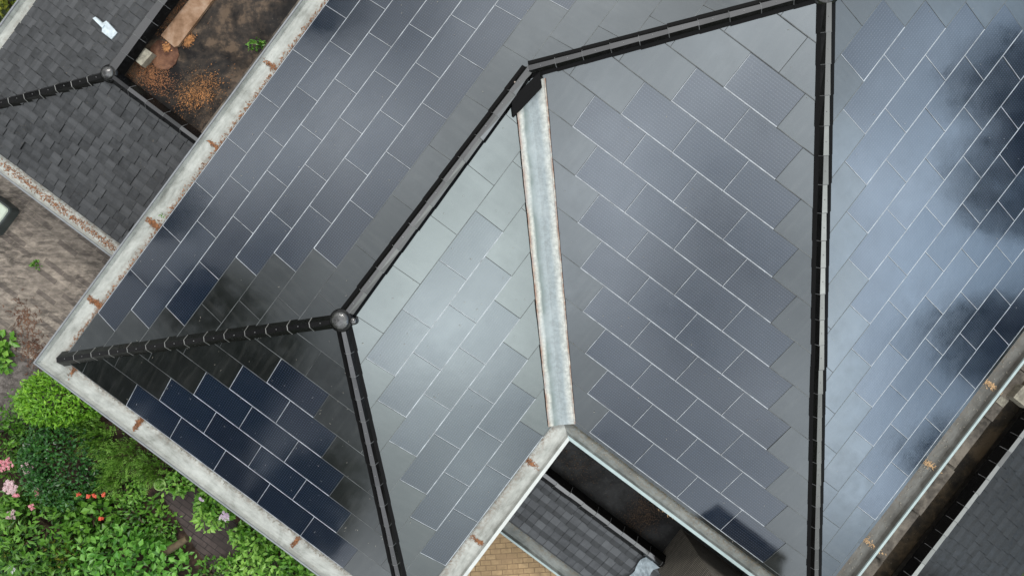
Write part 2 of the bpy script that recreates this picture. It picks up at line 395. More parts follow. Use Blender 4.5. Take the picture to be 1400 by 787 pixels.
# course index of the measured reference joint on each face
REFJ = dict(F1=1, F2=4, F3=5, F4=6, F5=7, F6=0)
panel_list = []
for k, F in FACES.items():
    t = T[k]; sp = S_ / math.sqrt(1 + t * t)
    nrm = Vector((0, 0, 1))
    def pt(a, b, h, F=F, t=t):
        u, v = F['map'](a, b); p = P3(u, v, t * b); return p + nrm * h
    flip = (pt(1, 0, 0) - pt(0, 0, 0)).cross(pt(0, 1, 0) - pt(0, 0, 0)).z < 0
    def fc(mb, pts, m, uv, tv, flip=flip):
        if flip: pts = pts[::-1]; uv = uv[::-1]
        mb.face(pts, m, uv, tv)
    slope = MB()
    for poly in F['polys']:
        fc(slope, [pt(a, b, -.015) for a, b in poly], M['under'], [(a, b) for a, b in poly], .5)
    amin = min(a for q in F['polys'] for a, b in q); amax = max(a for q in F['polys'] for a, b in q); bmax = max(b for q in F['polys'] for a, b in q)
    nrow = int(bmax / sp) + 2; seen = {}
    for r in range(-1, nrow):
        b0 = F['ob'] + r * sp; b1 = b0 + sp
        half = ((r - REFJ[k]) % 2) * .5
        i0 = int((amin - F['oa']) / A_) - 2; i1 = int((amax - F['oa']) / A_) + 2
        for i in range(i0, i1 + 1):
            a0 = F['oa'] + (i + half) * A_; a1 = a0 + A_
            rect = [(a0, b0), (a1, b0), (a1, b1), (a0, b1)]
            isp = r >= 0 and inset_ok(rect, F['polys'], m=F['m'])
            if k == 'F5' and r == 0 and isp and not seen.get(r): isp = False; seen[r] = 1
            if k == 'F1' and r in (3, 4, 5, 6) and isp and not seen.get(r): isp = False; seen[r] = 1
            c = pt((a0 + a1) / 2, (b0 + b1) / 2, 0); q = px(c)
            g = .002
            jt = [random.gauss(0, .0045), random.gauss(0, .0050), random.gauss(0, .0012)]
            hh = lambda a, b, a0=a0, b0=b0, sp=sp, jt=jt: .023 - .017 * (b - b0) / sp + jt[0] * (a - a0 - .48) + jt[1] * (b - b0) + jt[2] * .5
            if isp:
                panel_list.append(dict(k=k, a0=a0, b0=b0, pt=pt, fc=fc, hh=hh, sp=sp, q=q, c=c))
                continue
            for poly in F['polys']:
                pc = clip([(a0 + g, b0), (a1 - g, b0), (a1 - g, b1 + .02), (a0 + g, b1 + .02)], poly)
                if len(pc) < 3 or area(pc) < 1e-4: continue
                tv = random.random()
                fc(slope, [pt(a, b, hh(a, b)) for a, b in pc], M['plain'], [(a, b) for a, b in pc], tv)
                if r >= 0:
                    for pe in (clip([(a0 + g, b0), (a1 - g, b0), (a1 - g, b0 + .010), (a0 + g, b0 + .010)], poly), clip([(a0 + g, b0), (a0 + g + .006, b0), (a0 + g + .006, b1), (a0 + g, b1)], poly)):
                        if len(pe) >= 3: fc(slope, [pt(a, b, hh(a, b) + .0012) for a, b in pe], M['edge_dim'], [(a, b) for a, b in pe], tv)
                for s in range(len(pc)):                # the thickness of the lower edge
                    (xa, ya), (xb, yb) = pc[s], pc[(s + 1) % len(pc)]
                    if abs(ya - b0) < 1e-5 and abs(yb - b0) < 1e-5 and r >= 0:
                        e = .012
                        slope.face([pt(xa, ya, hh(xa, ya)), pt(xb, yb, hh(xb, yb)), pt(xb, yb, -.01), pt(xa, ya, -.01)], M['edge_dim'])
    F['obj'] = slope.build('roof_slope', house)

def panel_mesh(mb, d):
    a0, b0, pt, fc, hh, sp = d['a0'], d['b0'], d['pt'], d['fc'], d['hh'], d['sp']
    a1 = a0 + A_; b1 = b0 + sp; g = .003; e = .014; s = .009; tv = random.random()
    R = lambda p, q, r_, w: [(p, r_), (q, r_), (q, w), (p, w)]
    def put(rc, m, dh=0.0):
        fc(mb, [pt(a, b, hh(a, b) + dh) for a, b in rc], m, [(a - a0, b - b0) for a, b in rc], tv)
    w = M['edge'] if d['k'] != 'F2' else M['edge']
    put(R(a0 + g + s, a1 - g, b0 + e, b1 + .02), M['panel'])
    put(R(a0 + g, a1 - g, b0, b0 + e), w)
    put(R(a0 + g, a0 + g + s, b0 + e, b1), w)
    mb.face([pt(a0 + g, b0, hh(a0, b0)), pt(a1 - g, b0, hh(a1, b0)), pt(a1 - g, b0, -.01), pt(a0 + g, b0, -.01)], w)
vis = []; rest = []
for d in panel_list:
    x, y = d['q']
    inside = -45 < x < 1445 and -45 < y < 832
    dist = (d['c'] - CAM).length
    full = 25 < x < 1375 and 25 < y < 762
    d['score'] = (1 / dist) * (1 if full else .45)
    (vis if inside else rest).append(d)
vis.sort(key=lambda d: -d['score'])
for d in vis[:100]:
    mb = MB(); panel_mesh(mb, d); mb.build('solar_panel', FACES[d['k']]['obj'])
mb = MB()
for d in vis[100:] + [d for d in rest if -160 < d['q'][0] < 1560 and -160 < d['q'][1] < 950]: panel_mesh(mb, d)
o = mb.build('solar_panel', house); o['kind'] = 'stuff'
print('panels in view', len(vis))

# ridge caps -----------------------------------------------------------
def ridge_line(P, Q, parent, step, start=0.0, drop=.055, half=.128, top=.034, h=.080, rim=None, skip_end=0.0, name='ridge_cap', taper=.005, screws=True, topoff=0.0, gloss=None, flange=(1, 1), mtop=None):
    """caps from the low end P to the high end Q"""
    P, Q = Vector(P), Vector(Q); d = (Q - P); ln = d.length; d.normalize()
    s = Vector((d.y, -d.x, 0)).normalized(); up = s.cross(d).normalized()
    if up.z < 0: up = -up
    slant = .295 if abs(d.z) > .05 else .415; fz = .034; gl_ = gloss or (0, 0); MT = mtop or M['cap']
    mk = [M['flange'] if flange[0] else (M['cap'] if gl_[0] else M['cap_dark']), M['cap'] if gl_[0] else M['cap_dark'], MT, M['cap'] if gl_[1] else M['cap_dark'], M['flange'] if flange[1] else M['cap_dark']]
    n = int((ln - start - skip_end) / step + .5); step = (ln - start - skip_end) / n
    for i in range(n):
        mb = MB(); x0 = start + i * step - .02; x1 = start + (i + 1) * step + .012; tv = random.random()
        jx = random.gauss(0, .0025); jh = random.gauss(0, .0015)
        def prof(x, g):
            o = P + d * x + s * jx
            kn = top + (half - top) * .42
            lf = ((-half - g, fz - slant * half), (-kn - g, fz + .004 - slant * kn)) if flange[0] else ((-half - g, -drop), (-half * .8 - top * .2 - g, -drop + (h + drop) * .2))
            rt = ((kn + g, fz + .004 - slant * kn), (half + g, fz - slant * half)) if flange[1] else (((half * .66 + g, h * .58), (half + g, -drop)) if gloss else ((half * .8 + top * .2 + g, -drop + (h + drop) * .2), (half + g, -drop)))
            return [o + s * q + up * w for q, w in lf + ((-top - g + topoff, h + g + jh), (top + g + topoff, h + g - jh)) + rt]
        a = prof(x0, taper); b = prof(x1, -taper * .3)
        r = x0 + (.013 if rim else .010)
        c = prof(r, taper)
        L0 = [(a, c, M['rim'] if rim else M['rimdim']), (c, b, None)]
        for A, B, m in L0:
            for k in range(5):
                f = [A[k], A[k + 1], B[k + 1], B[k]]
                if (f[1] - f[0]).cross(f[2] - f[0]).dot(up) < 0: f = f[::-1]
                mb.face(f, (m if (m and k in (1, 2, 3)) else mk[k]), None, tv)
        e = a; ee = prof(x0, -.012)
        for k in range(5):                              # the visible thickness at the lower end
            mb.face([e[k], e[k + 1], ee[k + 1], ee[k]], M['rim'] if (rim and k in (1, 2, 3)) else M['cap_dark'], None, tv)
        if screws:
            o_ = P + d * (x0 + .2) + up * (h + taper) + s * topoff
            mb.lathe(o_, [(.007, -.003), (.007, .005), (.004, .006)], M['screw'], 8)
        mb.build(name, parent)
fin = P3(*FIN); jun = P3(*JUN); apx = P3(*APX); C0 = P3(-.03, -.03, .0); E3 = P3(0, W1, 0); E4 = P3(L, W, 0)
ridge_line(C0, fin, house, .40, 0.0, rim=True, skip_end=.12, mtop=M['cap_dark'], flange=(0, 0))
ridge_line(E3, fin, house, .40, .0, rim=False, skip_end=.12)
ridge_line(fin, jun, house, .40, .14, drop=.065, top=.027, flange=(1, 0), gloss=(0, 1))
ridge_line(jun, apx, house, .40, .03)
ridge_line(E4, apx, house, .42, .0, skip_end=.1)
ridge_line(P3(UF, W, 0), apx, house, .42, 4.2, skip_end=.1)
ridge_line(P3(UF, 0, 0), apx, house, .42, 5.4, skip_end=.1)
def ball(o, parent, r=.125):
    mb = MB(); pr = [(r * 1.45, -.02), (r * 1.45, .03), (r * 1.25, .055), (r * 1.0, .06)]
    for k in range(9):
        a = k / 8 * math.pi / 2; pr.append((max(1e-4, r * 1.12 * math.cos(a)), .07 + r * .55 * math.sin(a)))
    mb.lathe(Vector(o) + Vector((0, 0, .04)), pr[:4], M['cap_dark'], 28); mb.lathe(Vector(o) + Vector((0, 0, .04)), pr[3:], M['finial'], 28)
    mb.build('finial', parent, smooth=True)
    mb = MB(); mb.lathe(Vector(o) + Vector((.19, -.01, .075)), [(.06, -.1), (.06, .02), (.045, .045), (.02, .055), (1e-4, .057)], M['cap'], 16)
    mb.build('finial_nub', parent, smooth=True)
ball(fin, house)
# apex and junction covers
mb = MB(); mb.lathe(apx + Vector((0, 0, 0)), [(.2, -.05), (.17, .06), (.06, .12), (1e-4, .13)], M['cap'], 20); mb.build('ridge_junction_cap', house, smooth=True)

def orient_(p):
    return p[::-1] if (p[1] - p[0]).cross(p[2] - p[1]).z < 0 else p
# valley --------------------------------------------------------------
vb = P3(L - .13, W1 + .125, -.02); vt = P3(JUN[0] - .12, JUN[1] + .11, JUN[2] - .05)
dv = (vt - vb); lv = dv.length
def vside(s, x, w, h):                                 # point on the slope beside the valley (s=-1: F3, +1: F4)
    o = vb + dv * x
    u = o.x * .6 + o.y * .8; v = o.x * .8 - o.y * .6
    n = Vector((dv.y, -dv.x, 0)).normalized()
    q = o + n * (w * s * -1)
    u = q.x * .6 + q.y * .8; v = q.x * .8 - q.y * .6
    z = max(T['F3'] * (W1 - v), T['F4'] * (u - L)) if abs(w) > .001 else T['F3'] * (W1 - v)
    return Vector((q.x, q.y, max(z, -.03) + h))
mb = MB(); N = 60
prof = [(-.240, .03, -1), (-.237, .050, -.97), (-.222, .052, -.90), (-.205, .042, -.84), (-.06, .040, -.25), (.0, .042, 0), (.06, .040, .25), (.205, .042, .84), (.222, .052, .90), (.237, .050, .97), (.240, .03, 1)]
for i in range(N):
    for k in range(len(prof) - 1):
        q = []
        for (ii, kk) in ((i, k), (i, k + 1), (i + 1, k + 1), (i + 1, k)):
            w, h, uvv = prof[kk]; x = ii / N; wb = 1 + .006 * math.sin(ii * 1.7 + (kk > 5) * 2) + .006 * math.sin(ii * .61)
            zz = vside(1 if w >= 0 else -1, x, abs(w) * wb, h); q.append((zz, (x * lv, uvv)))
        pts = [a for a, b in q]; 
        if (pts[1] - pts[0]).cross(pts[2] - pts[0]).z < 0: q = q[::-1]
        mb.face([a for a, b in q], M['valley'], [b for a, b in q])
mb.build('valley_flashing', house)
# dark lead patch at the head of the valley
mb = MB()
hp = [at(699, 136, 1.62), at(738, 98, 1.74), at(741, 119, 1.69), at(702, 160, 1.55)]
mb.face(orient_(hp), M['flange'])
for k_ in range(4): mb.face([hp[k_], hp[(k_ + 1) % 4], hp[(k_ + 1) % 4] - Vector((0, 0, .06)), hp[k_] - Vector((0, 0, .06))], M['flange'])
mb.build('valley_cover', house)

# gutters -------------------------------------------------------------
def gutter(parent, along, side, a0, a1, k0, k1, out, lipw, m, ml, zc=0.0, name='gutter', seams=()):
    """along/side map (a, o) -> world; ends a0 + k0*o, a1 + k1*o make the mitres"""
    prof = [(-.03, -.02), (.0, -.055), (.04, -.085), (out - lipw - .03, -.085), (out - lipw, -.02), (out - lipw, .012), (out, .012), (out, -.16), (out - .03, -.16), (out - .05, -.12)]
    mb = MB(); n = 40
    for i in range(n):
        for k in range(len(prof) - 1):
            q = []
            for ii, kk in ((i, k), (i + 1, k), (i + 1, k + 1), (i, k + 1)):
                o, h = prof[kk]; s = a0 + k0 * o; e = a1 + k1 * o; a = s + (e - s) * ii / n
                p = side(a, o) + Vector((0, 0, zc + h)); q.append((p, (a, max(0, o))))
            pts = [x for x, _ in q]
            nn = (pts[1] - pts[0]).cross(pts[2] - pts[0])
            om = side(1, 1) - side(1, 0)
            want = Vector((0, 0, 1)) if abs(prof[k][1] - prof[k + 1][1]) < .05 else (om if k >= 6 else -om)
            if k in (0, 1, 2): want = Vector((0, 0, 1))
            if nn.dot(want) < 0: q = q[::-1]
            mb.face([x for x, _ in q], ml if k in (4, 5, 6, 7, 8) else m, [x for _, x in q])
    return mb.build(name, parent)
gutter(house, None, lambda a, o: P3(a, -o), 0, UF, -1, 0, .385, .025, M['zinc_l'], M['lip_g'])
gutter(house, None, lambda a, o: P3(-o, a), 0, W1, -1, 1, .385, .025, M['zinc_l'], M['lip_g'])
gutter(house, None, lambda a, o: P3(a, W1 + o), 0, L, -1, -.27 / .40, .40, .06, M['zinc_l'], M['lip_w'])
gutter(house, None, lambda a, o: P3(L - o, a), W1, W, .40 / .27, 1, .27, .055, M['zinc_m'], M['lip'])
gutter(house, None, lambda a, o: P3(a, W + o), L, UF, -1, 0, .345, .042, M['zinc_d'], M['lip'])
# walls below the eaves
mb = MB()
def wallbox(u0, u1, v0, v1, z0, z1, m=None, b=None):
    (b or mb).box(P3(u0, v0, z0), P3(u1 - u0, 0), P3(0, v1 - v0), (0, 0, z1 - z0), m or M['wall'])
wallbox(0, L + .2, .0, W1, GZ, -.17); wallbox(L, 18, .0, W, GZ, -.171)
mb.build('wall', house)

# ------------------------------------------------------------------ ANNEXES (flat tops ringed by black caps and slate slopes)
def slate_field(mb, ptf, poly, tw, ex, mats, darker=.0, jit=.004, lo=0):  # the lower part of each slate takes the second, dark material
    amin = min(a for a, b in poly); amax = max(a for a, b in poly); bmin = min(b for a, b in poly); bmax = max(b for a, b in poly)
    mb.face(orient([ptf(a, b, -.012) for a, b in poly]), M['under'])
    r = 0; b0 = bmin - ex * .3
    while b0 < bmax:
        off = random.random() * tw; a0 = amin - tw + off - tw
        while a0 < amax:
            w = tw * random.uniform(.88, 1.12); a1 = a0 + w
            for part in ((0, darker), (darker, 1.0)) if darker else ((0, 1.0),):
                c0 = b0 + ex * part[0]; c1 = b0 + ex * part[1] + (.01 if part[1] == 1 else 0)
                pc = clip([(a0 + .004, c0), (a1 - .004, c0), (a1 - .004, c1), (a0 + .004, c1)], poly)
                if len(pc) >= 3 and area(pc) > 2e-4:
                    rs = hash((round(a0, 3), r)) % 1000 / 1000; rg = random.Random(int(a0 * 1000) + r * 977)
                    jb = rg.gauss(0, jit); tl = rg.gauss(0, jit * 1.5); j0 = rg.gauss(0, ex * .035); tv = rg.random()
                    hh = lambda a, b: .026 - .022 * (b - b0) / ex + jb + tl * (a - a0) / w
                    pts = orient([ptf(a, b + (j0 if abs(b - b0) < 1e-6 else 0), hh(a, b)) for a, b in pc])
                    mb.face(pts, mats[0] if (part[0] > 0 or not darker) else mats[1], None, tv)
                    if part[0] == 0:
                        ed = [(a, b) for a, b in pc if abs(b - b0) < 1e-6]
                        if len(ed) == 2:
                            (xa, ya), (xb, yb) = ed
                            mb.face([ptf(xa, ya + j0, hh(xa, ya)), ptf(xb, yb + j0, hh(xb, yb)), ptf(xb, yb + j0, -.01), ptf(xa, ya + j0, -.01)], mats[-1], None, tv)
            a0 = a1
        b0 += ex; r += 1
def orient(p):
    n = (p[1] - p[0]).cross(p[2] - p[1])
    return p[::-1] if n.z < 0 else p

# --- upper left annex
RU, RV, RZ = 4.41, -2.92, -1.0; sA = .314; EZ = -1.55; RUN = 1.66
# hip runs at 45 degrees; A slope faces -v, B slope faces -u
annex = thing('annex_building', 'low annex at upper left with slate slopes, black caps and rusty flat top', 'building', P3(RU + 2, RV, GZ))
VA = -5.33; UB = 1.755
sa = (RZ - EZ) / (RV - VA); sb = (RZ - EZ) / (RU - UB)
mb = MB()
slate_field(mb, lambda a, b, h: P3(a, VA + b, EZ + sa * b + h), [(UB, 0), (12, 0), (12, RV - VA), (RU, RV - VA)], .205, .175, [M['slate'], M['slate_dk']], darker=.38)
mb.build('slate_slope', annex)
mb = MB()
slate_field(mb, lambda a, b, h: P3(UB + b, a, EZ + sb * b + h), [(VA, 0), (-.35, 0), (-.35, RU - UB), (RV, RU - UB)], .215, .195, [M['slate'], M['slate_dk']], darker=.42)
mb.build('slate_slope', annex)
capk = dict(half=.13, top=.045, h=.07, drop=.05, mtop=M['cap_dark'], flange=(0, 0))
hipP = P3(UB - .0, VA - .0, EZ)
hipP = P3(RU, RV, RZ) + (hipP - P3(RU, RV, RZ)) * 1.0
ridge_line(hipP, P3(RU, RV, RZ), annex, .36, 0, rim=True, skip_end=.1, **capk)
ridge_line(P3(RU, RV, RZ), P3(12, RV, RZ + .02), annex, .40, .1, screws=False, half=.17, top=.075, h=.09, drop=.05, flange=(1, 0), taper=.004)
ridge_line(P3(RU, RV, RZ), P3(RU, -.38, RZ), annex, .42, .1, screws=False, half=.135, top=.034, h=.12, drop=.03, flange=(0, 0), taper=.003)
mb = MB(); pr = [(.17, -.02), (.17, .04)] + [(max(1e-4, .13 * math.cos(k / 8 * math.pi / 2)), .06 + .1 * math.sin(k / 8 * math.pi / 2)) for k in range(9)]
mb.lathe(P3(RU, RV, RZ + .04), pr[:3], M['cap_dark'], 24); mb.lathe(P3(RU, RV, RZ + .04), pr[2:], M['finial'], 24); mb.build('finial', annex, smooth=True)
mb = MB(); mb.box(P3(RU + .02, RV + .02, RZ - .42), P3(8, 0), P3(0, -.40 - RV), (0, 0, .16), M['felt']); mb.build('flat_roof', annex)
mb = MB(); mb.box(P3(RU + .10, -1.02, RZ - .262), P3(8, 0), P3(0, .60), (0, 0, .05), M['concrete'])
mb.build('concrete_strip', annex)
gutter(annex, None, lambda a, o: P3(UB - o, a), VA, -.36, -1, 0, .33, .03, M['zinc_l'], M['lip_g'], zc=EZ - .02)
gutter(annex, None, lambda a, o: P3(a, VA - o), UB, 12, -1, 0, .33, .03, M['zinc_l'], M['lip_g'], zc=EZ - .02)
mb = MB(); wallbox(UB + .02, 12, VA + .02, -.45, GZ, EZ - .2, b=mb); mb.build('wall', annex)

# --- court annex
CU, CZ, CE, CEZ = 3.115, -1.8, 1.76, -2.3
court = thing('slate_outbuilding', 'outbuilding in the notch of the house with banded slates and damp flat top', 'building', P3(CU, 10, GZ))
sc_ = (CZ - CEZ) / (CU - CE)
mb = MB()
slate_field(mb, lambda a, b, h: P3(CE + b, a, CEZ + sc_ * b + h), [(7.6, 0), (14, 0), (14, CU - CE), (7.6, CU - CE)], .20, .27, [M['slate2'], M['slate2_dk']], darker=.42, jit=.0025)
mb.build('slate_slope', court)
ridge_line(P3(CU, 7.7, CZ), P3(CU, 14, CZ + .01), court, .335, 0, screws=False, half=.15, top=.038, h=.15, drop=.03, flange=(0, 0), taper=.003)
mb = MB(); mb.box(P3(CU + .03, 7.3, CZ - .55), P3(L - CU, 0), P3(0, 7.), (0, 0, .3), M['felt_dark']); mb.build('flat_roof', court)
gutter(court, None, lambda a, o: P3(CE - o, a), 7.6, 14, 0, 0, .32, .04, M['zinc_m'], M['lip'], zc=CEZ - .02)
mb = MB(); wallbox(CE + .02, L, W1 - .3, 14, GZ, CZ - .56, b=mb); mb.build('wall', court)
# --- right annex
XV, XZ = 15.385, -1.6
right = thing('side_building', 'low building at the bottom right corner with dark slates beside a black roof gully', 'building', P3(8, XV, GZ))
mb = MB(); sr = .42
slate_field(mb, lambda a, b, h: P3(a, XV + 2.8 - b, XZ - sr * 2.8 + sr * b + h), [(3.5, 0), (14, 0), (14, 2.8), (3.5, 2.8)], .30, .28, [M['slate3'], M['slate3_dk']], darker=.40, jit=.0025)
mb.build('slate_slope', right)
ridge_line(P3(3.5, XV, XZ), P3(13.6, XV, XZ + .01), right, .345, 0, screws=False, half=.15, top=.042, h=.14, drop=.03, flange=(0, 0), taper=.003)
mb = MB(); mb.box(P3(3.5, 14.1, XZ - .62), P3(10.5, 0), P3(0, XV - 14.1 - .02), (0, 0, .3), M['felt_brown']); mb.build('flat_roof', right)
mb = MB(); mb.box(P3(3.5, 13.30, -1.62), P3(11, 0), P3(0, 1.13), (0, 0, .60), M['concrete'])
for i in range(9):                                     # uneven cap stones on the ledge
    u0 = 3.6 + i * 1.12
    mb.box(P3(u0, 13.32, -1.02), P3(1.08 + random.uniform(-.02, .02), 0), P3(0, 1.10 + random.uniform(-.03, .03)), (0, 0, .035 + random.uniform(0, .02)), M['concrete'])
mb.build('concrete_ledge', right)
mb = MB(); wallbox(3.5, 14, 13.5, 17.9, GZ, -2.9, b=mb); wallbox(3.6, 13.9, 13.4, 15.3, -2.9, -2.25, b=mb); mb.build('wall', right)

# chimneys
def chimney(label, u0, u1, v0, v1, z0, z1, apron):
    c = thing('chimney', label, 'chimney', P3((u0 + u1) / 2, (v0 + v1) / 2, z0))
    mb = MB(); mb.box(P3(u0, v0, z0), P3(u1 - u0, 0), P3(0, v1 - v0), (0, 0, z1 - z0), M['chim']); mb.build('stack', c)
    mb = MB(); mb.box(P3(u0 - .05, v0 - .05, z1), P3(u1 - u0 + .1, 0), P3(0, v1 - v0 + .1), (0, 0, .1), M['concrete']); mb.build('coping', c)
    mb = MB(); n = 14
    for i in range(n):                                 # crumpled stepped lead round the foot
        for j in range(3):
            pts = []
            for ii, jj in ((i, j), (i + 1, j), (i + 1, j + 1), (i, j + 1)):
                rg = random.Random(ii * 31 + jj * 7 + int(u0 * 10)); f = ii / n; o = jj / 3
                base = apron(f, o); pts.append(base + Vector((0, 0, rg.uniform(-.02, .045) + (1 - o) * .10)))
            mb.face(orient(pts), M['lead'])
    mb.build('lead_apron', c)
    return c
zs = lambda u: CEZ + sc_ * (u - CE)
chimney('tall dark chimney with fine brick courses rising from the outbuilding under the gutter', 2.95, 3.86, 11.38, 13.0, -2.5, 1.12,
    lambda f, o: P3(3.02 - .95 * f, 11.40 - .04 + (-.30 * o if f < .98 else 0) - .05 * math.sin(f * 9), zs(min(CU, 3.02 - .95 * f)) + .06))
zr = lambda v: XZ - sr * (v - XV)
chimney('stub of a brick chimney with pale lead apron at bottom right corner', 4.9, 6.35, 17.18, 17.9, -3.0, -1.2,
    lambda f, o: P3(6.42 + .0 - (0 if f < .5 else (f - .5) * 2.4) + (.16 * o if f < .5 else .0), 17.9 - f * 1.5 if f < .5 else 17.15 - .14 * o, zr(17.3) + .05))

# ------------------------------------------------------------------ GROUND
def sheet(name, pts, z, m, kind='structure'):
    mb = MB(); c = Vector((0, 0, 0)); mb.face(orient([Vector((p[0], p[1], z)) for p in pts]), m)
    return tag(mb.build(name), kind=kind)
M['lawn'] = felt_mat('rough_ground', [(.02, .03, .012), (.035, .05, .02), (.06, .075, .03)], .3)
sheet('ground', [(-300, -300), (300, -300), (300, 300), (-300, 300)], GZ - .03, M['lawn'])
sheet('garden_soil', [at(-160, 455, GZ), at(90, 490, GZ), at(540, 860, GZ), at(-160, 980, GZ)], GZ - .012, M['soil'])
sheet('gravel_bed', [at(-60, 478, GZ), at(40, 462, GZ), at(110, 500, GZ), at(60, 580, GZ), at(-60, 600, GZ)], GZ - .006, M['gravel'])
sheet('pavement', [at(-120, 130, GZ), at(230, 330, GZ), at(190, 420, GZ), at(60, 500, GZ), at(20, 478, GZ), at(-60, 470, GZ), at(-120, 470, GZ)], GZ, M['pave'])
sheet('courtyard_paving', [at(560, 720, GZ), at(720, 700, GZ), at(860, 850, GZ), at(620, 900, GZ)], GZ, M['yellow'])
sheet('brick_path', [at(218, 672, GZ), at(262, 660, GZ), at(420, 800, GZ), at(300, 800, GZ)], GZ - .004, M['planks'])

# ------------------------------------------------------------------ PLANTS
def leaf(V, F_, TV, p, d, n, ln, w, tv, fold=.25):
    s = np.cross(d, n); i = len(V)
    V += [p, p + d * ln * .5 + s * w * .5 + n * w * fold, p + d * ln, p + d * ln * .5 - s * w * .5 + n * w * fold, p + d * ln * .52]
    F_ += [(i, i + 4, i + 1), (i + 4, i + 2, i + 1), (i, i + 3, i + 4), (i + 3, i + 2, i + 4)]; TV += [tv] * 4
def nrm(a): return a / (np.linalg.norm(a) + 1e-9)
def mesh_obj(name, V, F_, TV, mat, origin=None, parent=None):
    me = bpy.data.meshes.new(name); me.from_pydata([tuple(v) for v in V], [], F_); me.materials.append(mat)
    a = me.attributes.new('tv', 'FLOAT', 'FACE'); a.data.foreach_set('value', TV); me.update()
    o = bpy.data.objects.new(name, me); COL.objects.link(o)
    if parent is not None: o.parent = parent
    elif origin is not None: o.location = origin
    return o
def crown(n, rad, ln, w, shell=.55, lift=.5, lump=.22, seed=0, blade=False, cull=True, droop=0.0):
    """leaves spread through a lumpy dome of radii rad, origin at its foot; the outer ones face out and up"""
    r_ = np.random.default_rng(seed); V = []; F_ = []; TV = []
    lumps = r_.normal(size=(9, 3)); lumps /= np.linalg.norm(lumps, axis=1)[:, None]; lumps[:, 2] = np.abs(lumps[:, 2])
    la = r_.uniform(.3, 1, 9)
    for _ in range(n):
        q = nrm(r_.normal(size=3)); q[2] = abs(q[2]) * (1 if r_.random() < .93 else -.3)
        bump = 1 + lump * (sum(a * max(0, float(q @ l)) ** 6 for a, l in zip(la, lumps)) - .35)
        rr = (shell + (1 - shell) * r_.random() ** .6) * bump * r_.uniform(.93, 1.07)
        p = q * rr * np.array(rad); p[2] = max(p[2], .02)
        nn = nrm(q * .6 + np.array([0, 0, lift]) + r_.normal(size=3) * .45)
        d = nrm(np.cross(nn, r_.normal(size=3)) + q * .55 - np.array([0, 0, droop]))
        nn = nrm(nn - d * float(nn @ d))
        s = r_.uniform(.7, 1.25)
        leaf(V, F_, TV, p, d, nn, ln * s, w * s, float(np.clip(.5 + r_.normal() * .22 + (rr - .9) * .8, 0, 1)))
    return V, F_, TV
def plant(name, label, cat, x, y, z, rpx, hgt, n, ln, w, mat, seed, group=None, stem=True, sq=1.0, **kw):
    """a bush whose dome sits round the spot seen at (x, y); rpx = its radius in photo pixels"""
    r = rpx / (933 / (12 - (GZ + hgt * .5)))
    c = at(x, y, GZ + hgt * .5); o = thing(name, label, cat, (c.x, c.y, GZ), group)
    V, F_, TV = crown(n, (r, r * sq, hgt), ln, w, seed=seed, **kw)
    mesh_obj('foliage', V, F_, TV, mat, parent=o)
    if stem:
        mb = MB()
        for k in range(5):
            a = k * 1.256 + seed; q = Vector((math.cos(a) * r * .45, math.sin(a) * r * .45, hgt * .7)) + Vector((c.x, c.y, GZ))
            mb.tube([Vector((c.x, c.y, GZ)), (Vector((c.x, c.y, GZ)) + q) / 2 + Vector((0, 0, .05)), q], [.03, .02, .01], M['bark'], 6)
        mb.build('stem', o)
    return o
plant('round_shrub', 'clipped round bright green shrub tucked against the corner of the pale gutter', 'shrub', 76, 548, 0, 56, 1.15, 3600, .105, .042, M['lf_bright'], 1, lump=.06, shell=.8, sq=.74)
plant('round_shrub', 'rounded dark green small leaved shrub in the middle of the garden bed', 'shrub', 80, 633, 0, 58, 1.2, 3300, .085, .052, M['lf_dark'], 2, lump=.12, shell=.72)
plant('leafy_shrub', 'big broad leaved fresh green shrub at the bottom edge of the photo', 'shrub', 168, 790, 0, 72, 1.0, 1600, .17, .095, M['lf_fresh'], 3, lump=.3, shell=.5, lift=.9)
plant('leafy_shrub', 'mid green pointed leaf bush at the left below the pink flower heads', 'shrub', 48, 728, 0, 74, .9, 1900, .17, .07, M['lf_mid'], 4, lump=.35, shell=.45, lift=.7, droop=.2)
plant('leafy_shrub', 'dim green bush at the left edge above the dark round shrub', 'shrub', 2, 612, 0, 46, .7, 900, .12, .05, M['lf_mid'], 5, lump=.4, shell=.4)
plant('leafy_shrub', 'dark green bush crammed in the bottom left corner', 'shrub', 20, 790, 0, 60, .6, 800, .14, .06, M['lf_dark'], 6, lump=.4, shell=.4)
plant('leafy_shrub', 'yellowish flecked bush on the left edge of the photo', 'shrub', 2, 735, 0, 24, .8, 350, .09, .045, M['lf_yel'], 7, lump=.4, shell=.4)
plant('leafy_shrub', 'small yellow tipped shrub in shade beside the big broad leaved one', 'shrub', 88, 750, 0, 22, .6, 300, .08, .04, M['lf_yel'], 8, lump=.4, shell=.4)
plant('ivy', 'lime green climbing plant hugging the gutter above the brick path', 'vine', 296, 690, 0, 34, .5, 800, .14, .075, M['lf_lime'], 9, lump=.5, shell=.3, lift=1.0, sq=.8)
plant('ivy', 'lime green leafy climber between brick path and gutter near the bottom edge', 'vine', 388, 768, 0, 44, .5, 1200, .14, .07, M['lf_lime'], 10, lump=.5, shell=.3, lift=1.0, sq=.8)
plant('ivy', 'green creeper patch around the ring shaped pot', 'vine', 246, 660, 0, 20, .4, 260, .12, .07, M['lf_lime'], 11, lump=.5, shell=.3, lift=1.0)
plant('ground_plant', 'low mixed green plants left of the half buried log', 'plant', 186, 706, 0, 30, .3, 420, .12, .06, M['lf_mid'], 12, lump=.5, shell=.3, lift=1.0)
